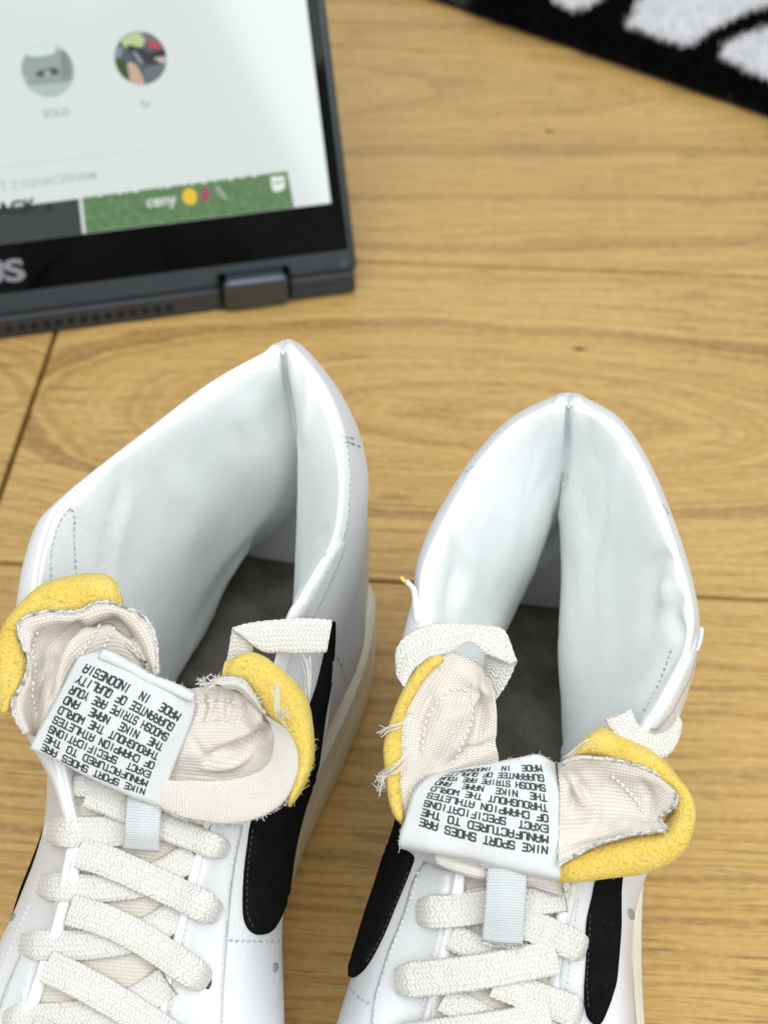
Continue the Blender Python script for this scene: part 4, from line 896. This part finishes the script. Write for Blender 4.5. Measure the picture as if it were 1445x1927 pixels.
    t1, G1, N1 = sheet('tongue_lining', rows, d0+.0035, M['twill'], R_, .0008, 9, 9, .0004, 15, 320, [([(896, 1290), (906, 1330), (902, 1375), (880, 1410)], 9, -.0028), ([(840, 1445), (880, 1420), (930, 1395)], 9, -.0020), ([(815, 1300), (795, 1350), (786, 1420)], 8, -.0012), ([(862, 1262), (890, 1288), (920, 1310)], 8, .0014)])
    fringe(G1[0], R_, 330, .002, .00014, M['fray'], .9); bt1 = bvh_of(t1)
    for pl in ([(842, 1302), (818, 1330), (803, 1356), (797, 1390), (796, 1420)], [(890, 1308), (888, 1340), (885, 1363), (866, 1405), (846, 1444)], [(845, 1298), (868, 1296), (888, 1304)]):
        stitches('stitching', pl, bt1, t1, M['thread'], 9, 4, .0004, .0003)
    rows = [[(1050, 1440, .001), (1091, 1424, .002), (1160, 1430, .002), (1219, 1448, .002), (1262, 1470, .001)],
            [(1050, 1456, -.001), (1095, 1452, -.001), (1155, 1455, 0), (1208, 1468, .001), (1274, 1500, .002)],
            [(1052, 1490, -.002), (1092, 1488, -.001), (1140, 1488, -.003), (1190, 1496, -.003), (1262, 1524, .001)],
            [(1052, 1530, -.0015), (1092, 1528, -.002), (1140, 1528, -.003), (1185, 1530, -.003), (1240, 1540, -.001)],
            [(1050, 1566, -.0015), (1095, 1562, -.002), (1140, 1556, -.002), (1180, 1550, -.0005), (1252, 1555, .001)],
            [(1048, 1630, .001), (1110, 1594, .002), (1150, 1580, .002), (1186, 1572, .002), (1246, 1564, .002)]]
    t2, G2, N2 = sheet('tongue_lining', rows, d0-.0045, M['twill'], R_, .0008, 10, 10, .0006, 18, 380, [([(1058, 1462), (1075, 1492), (1078, 1530)], 7, -.0022), ([(1078, 1456), (1096, 1480), (1110, 1500)], 7, -.0018), ([(1070, 1475), (1090, 1500), (1100, 1520)], 7, .0016), ([(1125, 1500), (1120, 1545), (1095, 1560)], 9, -.0012),
        ([(1205, 1470), (1222, 1505), (1216, 1540)], 8, -.0016), ([(1062, 1585), (1120, 1568), (1180, 1556)], 9, -.0016)])
    edge = np.concatenate([G2[0], G2[:, -1], G2[-1][::-1]])
    hem(edge, R_, .00036); fringe(edge, R_, 260, .0014, .00014, M['thread_grey'], .9); fringe(edge, R_, 160, .0018, .00012, M['fray'], .9); bt2 = bvh_of(t2)
    stitches('stitching', [(1150, 1459), (1170, 1476), (1188, 1496), (1202, 1514), (1212, 1532)], bt2, t2, M['thread'], 8, 4, .0004, .0003)
    lb, GLb, _ = sheet('care_label', [[(838, 1450, -.006), (885, 1442, -.0035), (936, 1434, -.001), (975, 1426, .0005), (1012, 1420, .001), (1045, 1436, .0)],
        [(806, 1462, -.003), (865, 1470, .0), (925, 1478, .0015), (975, 1484, .002), (1018, 1488, .002), (1052, 1488, .001)],
        [(780, 1490, -.001), (840, 1510, .0025), (905, 1524, .003), (962, 1536, .003), (1014, 1543, .003), (1056, 1545, .002)],
        [(766, 1530, .0), (828, 1555, .003), (896, 1576, .0035), (956, 1590, .0035), (1010, 1600, .0035), (1056, 1604, .003)],
        [(752, 1583, .0), (815, 1600, .003), (885, 1618, .0025), (950, 1634, .0025), (1006, 1645, .003), (1054, 1654, .003)],
        [(760, 1590, -.006), (825, 1606, -.005), (890, 1620, -.006), (950, 1632, -.006), (1005, 1644, -.006), (1050, 1652, -.006)]], d0-.001, M['label'], R_, .0003, 9, 9, .0009, 13, 150)
    label_text([[(1029, 1600), (908, 1579), (790, 1546)], [(1029, 1521), (918, 1502), (812, 1484)], [(1018, 1446), (930, 1447), (850, 1454)]], bvh_of(lb), lb)
    fringe(np.concatenate([GLb[0], GLb[:, 0]]), R_, 140, .0012, .0001, M['fray'], .6)
    # under the label: the back of the tongue hanging to the laces
    sheet('tongue_hem', [[(815, 1600, .0), (885, 1622, .0), (960, 1640, 0), (1050, 1652, 0)], [(822, 1625, 0), (890, 1645, 0), (960, 1652, 0), (1055, 1660, 0)], [(850, 1640, -.002), (900, 1655, -.002), (965, 1658, -.002), (1058, 1690, -.002)]], d0+.001, M['twill_pale'], R_, .001, wrinkle=.0004)
    lace_edges([(746, 1265), (745, 1222), (770, 1192), (812, 1174), (860, 1173), (905, 1176), (949, 1187), (972, 1246)], [(762, 1292), (778, 1262), (795, 1247), (812, 1237), (849, 1227), (882, 1209), (915, 1230), (960, 1250)], .3735, R_, liftA=-.001, liftB=.001, th=.0016)
    lace_edges([(972, 1246, 0), (955, 1285, -.002), (934, 1316, -.004)], [(912, 1232, -.002), (910, 1256, -.004), (906, 1282, -.006)], .3755, R_, th=.0013)
    lace_edges([(1137, 1354), (1164, 1391), (1205, 1414), (1246, 1426), (1272, 1402), (1283, 1363), (1274, 1344)], [(1187, 1333), (1200, 1362), (1223, 1380), (1246, 1378), (1260, 1368), (1270, 1350), (1267, 1338)], .3685, R_, th=.0016)
    strand([(722, 1378, .001), (735, 1370, .003), (750, 1366, .004), (772, 1358, .003)], .373, R_, .0006); fringe(pxpath([(722, 1378, .001), (735, 1370, .003)], .373), R_, 30, .002, .00016)
    strand([(716, 1480, .0), (722, 1460, .002), (740, 1448, .004), (765, 1425, .003)], .373, R_, .0006); fringe(pxpath([(714, 1490, 0), (722, 1462, .002)], .373), R_, 40, .003, .00016)
    strand([(1066, 1424, .003), (1084, 1408, .004), (1100, 1396, .004), (1120, 1392, .004)], d0-.003, R_, .0003)
    strand([(1085, 1655, .0), (1075, 1668, .001), (1060, 1685, 0)], d0, R_, .0004); strand([(1058, 1660, .0), (1066, 1672, .001), (1082, 1690, 0)], d0, R_, .0004)
    fringe(pxpath([(1060, 1657), (1120, 1653), (1205, 1640), (1270, 1612)], d0-.001), R_, 160, .0013, .0001, M['foam'])
trims_left(SL); trims_right(SR)
# ------------------------------------------------------------------ laptop folded back on itself, screen towards the camera
def build_laptop():
    a = P(0, 637, 0); b = P(668, 548, 0); e = (b-a)/np.linalg.norm(b-a); n = np.cross([0, 0, 1], e); th = math.radians(33)
    v = np.array([0, 0, math.cos(th)])+n*math.sin(th); N = np.cross(e, v); O = P(671, 504, .0125)
    root = thing('laptop', 'dark grey laptop folded back with its bright screen showing a shop page', 'laptop', tuple(b))
    metal = plain('dark_grey_metal', (.035, .045, .052), .42, 900, .00005, .1, 60, .5, .3); metal2 = plain('base_plastic', (.028, .031, .036), .5, 900, .00005)
    hingem = plain('hinge_steel', (.09, .105, .13), .4, 0, 0, 0, 40, .5, .85)
    black = plain('bezel_glass', (.002, .002, .002), .08, 0, 0, 0, 40, .13)
    def loc(u, w, h): return O+e*u+v*w+N*h                     # lid coordinates: along the edge, up the lid, out of the glass
    def base(x, y, z): return b+e*x+n*y+np.array([0, 0, z])
    def uvp(x, y):
        d = ray(x, y); k = ((O-Cv)@N)/(d@N); w = Cv+d*k-O; return w@e, w@v
    def rbox(name, fn, lo, hi, mat, par, bev=.0015, seg=3):
        bm = bmesh.new(); bmesh.ops.create_cube(bm, size=1)
        for q in bm.verts: q.co = [lo[i]+(q.co[i]+.5)*(hi[i]-lo[i]) for i in range(3)]
        if bev: bmesh.ops.bevel(bm, geom=list(bm.edges), offset=bev, segments=seg, profile=.5, affect='EDGES')
        for q in bm.verts: q.co = fn(*q.co)
        bmesh.ops.recalc_face_normals(bm, faces=list(bm.faces))
        me = bpy.data.meshes.new(name); bm.to_mesh(me); bm.free(); finish(me, mat); 
        me.set_sharp_from_angle(angle=math.radians(40)); return link(name, me, par)
    def glow(name, col, strength=1.0, rough=.08):
        t = NT(name); return t.set(Base_Color=(.01, .01, .01), Roughness=rough, Specular_IOR_Level=.5, Emission_Color=col, Emission_Strength=strength)
    def flat(name, pts, h, mat, par, inpx=True):               # a flat patch on the screen, corners as photo pixels turned to lid coordinates
        q = [uvp(*p) for p in pts] if inpx else pts
        me = bpy.data.meshes.new(name); me.from_pydata([tuple(loc(x, y, h)) for x, y in q], [], [tuple(range(len(q)))]); finish(me, mat, False); return link(name, me, par)
    Wl, Hl = .322, .212
    lid = rbox('lid', loc, (-Wl, -.001, -.0062), (0.0005, Hl, 0), metal, root, .0022)
    rbox('bezel', loc, (-Wl+.003, .0085, -.001), (-.0028, Hl-.003, .0006), black, lid, .0005, 2)
    bs = rbox('base', base, (-Wl, -.0015, .0003), (0, .215, .0112), metal2, root, .0012)
    rbox('base_edge', base, (-.034, -.0030, .0022), (-.002, .006, .0062), metal, bs, .0008, 2)
    for x in (-.03, -.29): rbox('rubber_foot', base, (x-.02, .02, 0), (x+.02, .03, .0016), plain('foot_rubber', (.02, .02, .02), .8), bs, .0006, 2)
    # hinge barrel with its darker lower half, and the far one
    for px0, px1 in ((421, 543), (None, None)):
        if px0: x0 = (P(px0, 580, 0)-b)@e; x1 = (P(px1, 562, 0)-b)@e
        else: x0, x1 = -Wl+.030, -Wl+.057
        rbox('hinge', base, (x0, -.0052, .0008), (x1, .006, .0170), hingem, root, .0032, 4)
        rbox('hinge_gap', base, (x0-.0012, -.0032, .003), (x1+.0012, .004, .0168), black, root, .0004, 1)
    vent = plain('vent_black', (.003, .003, .003), .9)
    for k in range(34):
        x = (P(326, 578, .006)-b)@e-.0053*k
        rbox('vent_slot', base, (x-.0030, -.0019, .0036), (x, .004, .0074), vent, bs, .0004, 1)
    sc = uvp(648, 496); bm = bmesh.new(); bmesh.ops.create_circle(bm, cap_ends=True, segments=20, radius=.0022)
    for q in bm.verts: q.co = loc(sc[0]-.0005, sc[1]+.0005, .0003)+e*q.co.x+v*q.co.y
    me = bpy.data.meshes.new('screw_cap'); bm.to_mesh(me); bm.free(); finish(me, metal2, False); link('screw_cap', me, lid)
    # the lit page
    ur = uvp(622, 381)[0]; ub = uvp(163, 439)[1]
    page = flat('display', [(-Wl+.012, ub), (ur, ub), (ur, Hl-.014), (-Wl+.012, Hl-.014)], .0009, glow('page_light', (.66, .72, .697)), root, False)
    grey = glow('text_grey', (.30, .37, .34)); dark = glow('text_dark', (.06, .07, .07)); white = glow('text_white', (.75, .80, .76)); lite = glow('line_light', (.55, .665, .61))
    def grass():
        t = NT('lawn_picture'); c = obj_co(t); x = t.noise(c, 500, 4, .7)
        return t.set(Base_Color=(.01, .01, .01), Roughness=.08, Emission_Color=t.ramp(x, [(.3, (.055, .13, .045)), (.5, (.095, .20, .075)), (.7, (.15, .27, .12))]), Emission_Strength=1.0)
    t1 = flat('picture_tile', [(155, 372), (162, 438.5), (553, 390), (540, 322)], .0012, grass(), page)
    u0, v0 = uvp(148, 374); ul = -.27
    t2 = flat('picture_tile', [(ul, ub+.00005), (uvp(156, 439)[0], ub+.00005), (uvp(149, 374)[0], v0), (ul, v0)], .0012, glow('tile_dark', (.028, .034, .034)), page, False)
    flat('page_line', [(0, 313), (488, 258), (488, 260), (0, 315.5)], .0011, lite, page)
    def text(s, px, height, mat, par, bold=.0, align='LEFT', h=.0014, stretch=1.0, shear=0.0, spacing=1.0):
        cu = bpy.data.curves.new('lettering', 'FONT'); cu.body = s; cu.size = height; cu.align_x = align; cu.offset = bold; cu.shear = shear; cu.space_character = spacing; cu.fill_mode = 'FRONT'; cu.dimensions = '2D'
        tmp = bpy.data.objects.new('tmp_text', cu); COL.objects.link(tmp); dg = bpy.context.evaluated_depsgraph_get(); me = bpy.data.meshes.new_from_object(tmp.evaluated_get(dg))
        bpy.data.objects.remove(tmp); u, w = uvp(*px); me.name = 'lettering'
        for q in me.vertices: q.co = loc(u+q.co.x*stretch, w+q.co.y, h)
        me.materials.clear(); finish(me, mat, False); return link('lettering', me, par)
    text('SOLD', (83, 222), .0044, grey, page, .00006); text('5z', (266, 203), .0044, grey, page, .00006)
    text('\u0112 Z OZNACZENIEM', (4, 358), .0046, lite if False else glow('text_pale', (.36, .45, .41)), page, .00003, stretch=.98)
    text('BLACK', (70, 398), .0078, glow('tile_text', (.004, .004, .004)), page, .0003, 'RIGHT'); text('^', (88, 408), .008, glow('tile_mark', (.004, .004, .004)), page, .0003)
    text('ceny', (277, 390), .0068, white, page, .00008)
    for p in ((357, 370, .0031, (.80, .50, .03)), (386, 366, .0026, (.33, .07, .10))):
        u, w = uvp(p[0], p[1]); flat('emoji', [(u+p[2]*math.cos(k*.42)*(.8 if p[2] < .003 else 1), w+p[2]*math.sin(k*.42)*1.15) for k in range(15)], .0014, glow('emoji_%d' % p[0], p[3]), page, False)
    flat('emoji', [(404, 352), (411, 350), (428, 372), (421, 376)], .0014, glow('emoji_grey', (.32, .37, .33)), page)
    flat('reel_badge', [(509, 333), (534, 331), (536, 352), (530, 359), (516, 361), (510, 352)], .0014, white, page)
    flat('reel_mark', [(514, 343), (531, 341), (531, 344), (514, 346)], .0016, glow('mark_green', (.12, .22, .10)), page)
    for x, w_ in ((186, 6), (222, 8), (236, 5), (252, 9), (300, 5), (312, 8), (345, 4), (360, 6), (380, 8), (402, 5), (430, 9), (452, 6), (475, 8)):
        y = 370-(x-170)*.130; flat('cut_lettering', [(x, y-2), (x+w_, y-3), (x+w_-1, y+2), (x+1, y+3)], .0014, white, page)
    # two round story pictures
    def blob(pts, col, h, acc): acc.append(([uvp(*p) for p in pts], col, h))
    def story(cx, cy, r, base_col, blobs, ring):
        u, w = uvp(cx, cy); rr = r
        circ = lambda q, k=36: [(u+q*math.cos(2*math.pi*i/k), w+q*math.sin(2*math.pi*i/k)) for i in range(k)]
        st = flat('story_picture', circ(rr), .0013, glow('story_base', base_col), page, False)
        a, c = circ(rr*1.10), circ(rr*1.06); me = bpy.data.meshes.new('story_ring'); k = len(a)
        me.from_pydata([tuple(loc(*p, .0011)) for p in a+c], [], [(i, (i+1) % k, (i+1) % k+k, i+k) for i in range(k)]); finish(me, glow('story_ring_grey', ring), False); link('story_ring', me, page)
        V = []; F = []; mats = []; mi = []
        for pts, col, h in blobs:
            q = np.array([uvp(*p) for p in pts])-np.array([u, w]); q = cr(q, 4, True); ln = np.linalg.norm(q, axis=1, keepdims=True); q = q*np.minimum(1, rr*.985/np.maximum(ln, 1e-9))
            b0 = len(V); V += [tuple(loc(u+p[0], w+p[1], .0014+h*.00012)) for p in q]; F.append(tuple(range(b0, b0+len(q)))); mats.append(glow('story_tone', col)); mi.append(len(mats)-1)
        me = bpy.data.meshes.new('story_detail'); me.from_pydata(V, [], F); finish(me, mats, False)
        me.polygons.foreach_set('material_index', mi); link('story_detail', me, page)
    story(91, 133, .0108, (.40, .50, .45), [([(46, 106), (132, 98), (134, 146), (55, 152)], (.30, .36, .33), 1), ([(128, 98), (134, 145), (118, 150), (116, 100)], (.20, .25, .23), 2), ([(57, 86), (100, 82), (101, 102), (55, 106)], (.62, .74, .68), 3),
        ([(72, 135), (105, 128), (110, 140), (74, 145)], (.06, .08, .075), 3), ([(84, 135), (95, 133), (96, 142), (86, 144)], (.33, .40, .37), 4), ([(55, 152), (134, 144), (130, 154), (60, 160)], (.27, .33, .31), 2)], (.60, .73, .67))
    story(265, 110, .0108, (.075, .09, .10), [([(230, 75), (268, 58), (270, 86), (240, 92)], (.48, .56, .26), 1), ([(215, 112), (235, 115), (245, 150), (225, 145)], (.03, .075, .01), 2), ([(240, 120), (258, 125), (272, 160), (248, 160)], (.55, .38, .27), 2),
        ([(276, 78), (298, 80), (306, 92), (284, 92)], (.40, .06, .08), 2), ([(286, 98), (310, 96), (312, 104), (290, 108)], (.01, .015, .015), 3), ([(290, 110), (315, 108), (312, 120), (300, 118)], (.50, .42, .40), 3), ([(262, 60), (300, 66), (310, 84), (276, 76)], (.13, .15, .17), 1),
        ([(238, 88), (262, 90), (300, 116), (290, 122), (262, 118)], (.02, .024, .03), 3), ([(250, 100), (256, 98), (270, 117), (264, 120)], (.22, .26, .28), 4), ([(272, 130), (310, 122), (300, 150), (275, 155)], (.12, .15, .17), 2), ([(216, 92), (230, 90), (228, 108), (217, 108)], (.20, .27, .30), 2)], (.60, .73, .67))
    text('ASUS', (50, 525), .0125, glow('logo_glow', (.22, .23, .25)), lid, .0004, 'RIGHT', .0009, 1.5, 0, .95)  # lid logo, its pale grey brightness put in as self-glow
build_laptop()
# ------------------------------------------------------------------ shaggy rug in the far corner
def build_rug():
    A = P(820, 0, .004)[:2]; B = P(1445, 217, .004)[:2]; ed = (B-A)/np.linalg.norm(B-A); nn = np.array([-ed[1], ed[0]])   # away from the camera
    root = thing('rug', 'shaggy black and white patterned rug lying at the far right of the floor', 'rug', (*((A+B)/2), 0))
    L0, L1, Dp = -.55, .75, .75
    def at(s, t, z): q = A+ed*s+nn*t; return (q[0], q[1], z)
    bm = bmesh.new(); bmesh.ops.create_cube(bm, size=1)
    for q in bm.verts: q.co = at(L0+(q.co.x+.5)*(L1-L0), .004+(q.co.y+.5)*Dp, .0006+(q.co.z+.5)*.004)
    me = bpy.data.meshes.new('rug_backing'); bm.to_mesh(me); bm.free(); finish(me, plain('rug_backing_black', (.012, .012, .012), .9), False); link('rug_backing', me, root)
    def st(px, py):
        q = P(px, py, .010)[:2]-A; return q@ed, q@nn
    patches = [[st(*p) for p in pl] for pl in ([(1000, -120), (1030, -22), (1045, 0), (1082, 15), (1112, 8), (1150, -20), (1240, -110)], [(1290, -120), (1230, -40), (1203, 0), (1174, 41), (1215, 58), (1282, 81), (1308, 77), (1355, 44), (1400, 22), (1445, 5), (1600, -60)],
        [(1650, 0), (1560, 20), (1445, 44), (1365, 77), (1350, 100), (1391, 122), (1445, 144), (1600, 230)])]
    # further white strokes outside the picture, so that the pattern goes on
    for k in range(6):
        s0 = .30+.13*k; patches.append([(s0, .03), (s0+.08, .05), (s0+.05, .16), (s0-.04, .22)])
    for k in range(4):
        s0 = -.45+.14*k; patches.append([(s0, .08), (s0+.07, .07), (s0+.10, .2), (s0+.02, .24)])
    def inside(p, poly):
        x, y = p[:, 0], p[:, 1]; c = np.zeros(len(p), bool); j = len(poly)-1
        for i in range(len(poly)):
            (xi, yi), (xj, yj) = poly[i], poly[j]; m = ((yi > y) != (yj > y)) & (x < (xj-xi)*(y-yi)/(yj-yi+1e-12)+xi); c ^= m; j = i
        return c
    def tufts(n, s0, s1, t0, t1, w, seed):
        r = np.random.default_rng(seed); p = np.stack([s0+(s1-s0)*r.random(n), t0+(t1-t0)*r.random(n)], -1)
        m = np.zeros(n, bool)
        for pl in patches: m |= inside(p, pl)
        ang = r.random(n)*6.283; lean = r.normal(size=(n, 2))*.0016; h = .0095+.0025*r.random(n)
        lean[:, 1] -= np.where(p[:, 1] < .008, .003*r.random(n), 0)
        d = np.stack([np.cos(ang), np.sin(ang)], -1)*w; R3 = lambda q, z: np.concatenate([A+q[:, :1]*ed+q[:, 1:]*nn, z[:, None]], 1)
        a = R3(p-d, np.full(n, .003)); b = R3(p+d, np.full(n, .003)); c = R3(p+d*.8+lean*.6, h*.6); e_ = R3(p-d*.8+lean*.6, h*.6); f = R3(p+lean*1.4, h)
        V = np.stack([a, b, c, e_, f], 1)
        return V, m
    X = []; Fb = []
    for pl in patches:
        b0 = len(X); X += [at(s_, t_, .0062) for s_, t_ in pl]; Fb.append(tuple(range(b0, b0+len(pl))))
    mesh_obj('white_ground', X, Fb, plain('white_ground_yarn', (.78, .78, .79), .9), root, smooth=False, kind='stuff')
    out = [tufts(42000, 0.02, .36, .001, .20, .0008, 3), tufts(9000, L0+.01, .02, .002, .5, .0016, 4), tufts(9000, .36, L1-.01, .002, .5, .0016, 5), tufts(6000, 0.02, .36, .2, .7, .0016, 6)]
    V = np.concatenate([o[0] for o in out]); m = np.concatenate([o[1] for o in out])
    dk = NT('black_pile'); c = obj_co(dk); dust = dk.ramp(dk.noise(c, 260, 2, .5), [(.76, 0.0), (.80, 1.0)])
    dkm = dk.set(Base_Color=dk.mix(dk.math('MULTIPLY', dust, .5), (.003, .003, .0035), (.16, .16, .18)), Roughness=.9, Specular_IOR_Level=.1)
    for sel, nm, mt in ((~m, 'black_pile', dkm), (m, 'white_pile', plain('white_pile_yarn', (.86, .86, .87), .9, 0, 0, .08, 120, .2))):
        X = V[sel].reshape(-1, 3); k = len(X)//5; F = np.empty((k*2, 4), int); i5 = np.arange(k)*5
        fl = [(i, i+1, i+2, i+3) for i in i5]+[(i+3, i+2, i+4) for i in i5]
        mesh_obj(nm, X, fl, mt, root, smooth=False, kind='stuff')
build_rug()
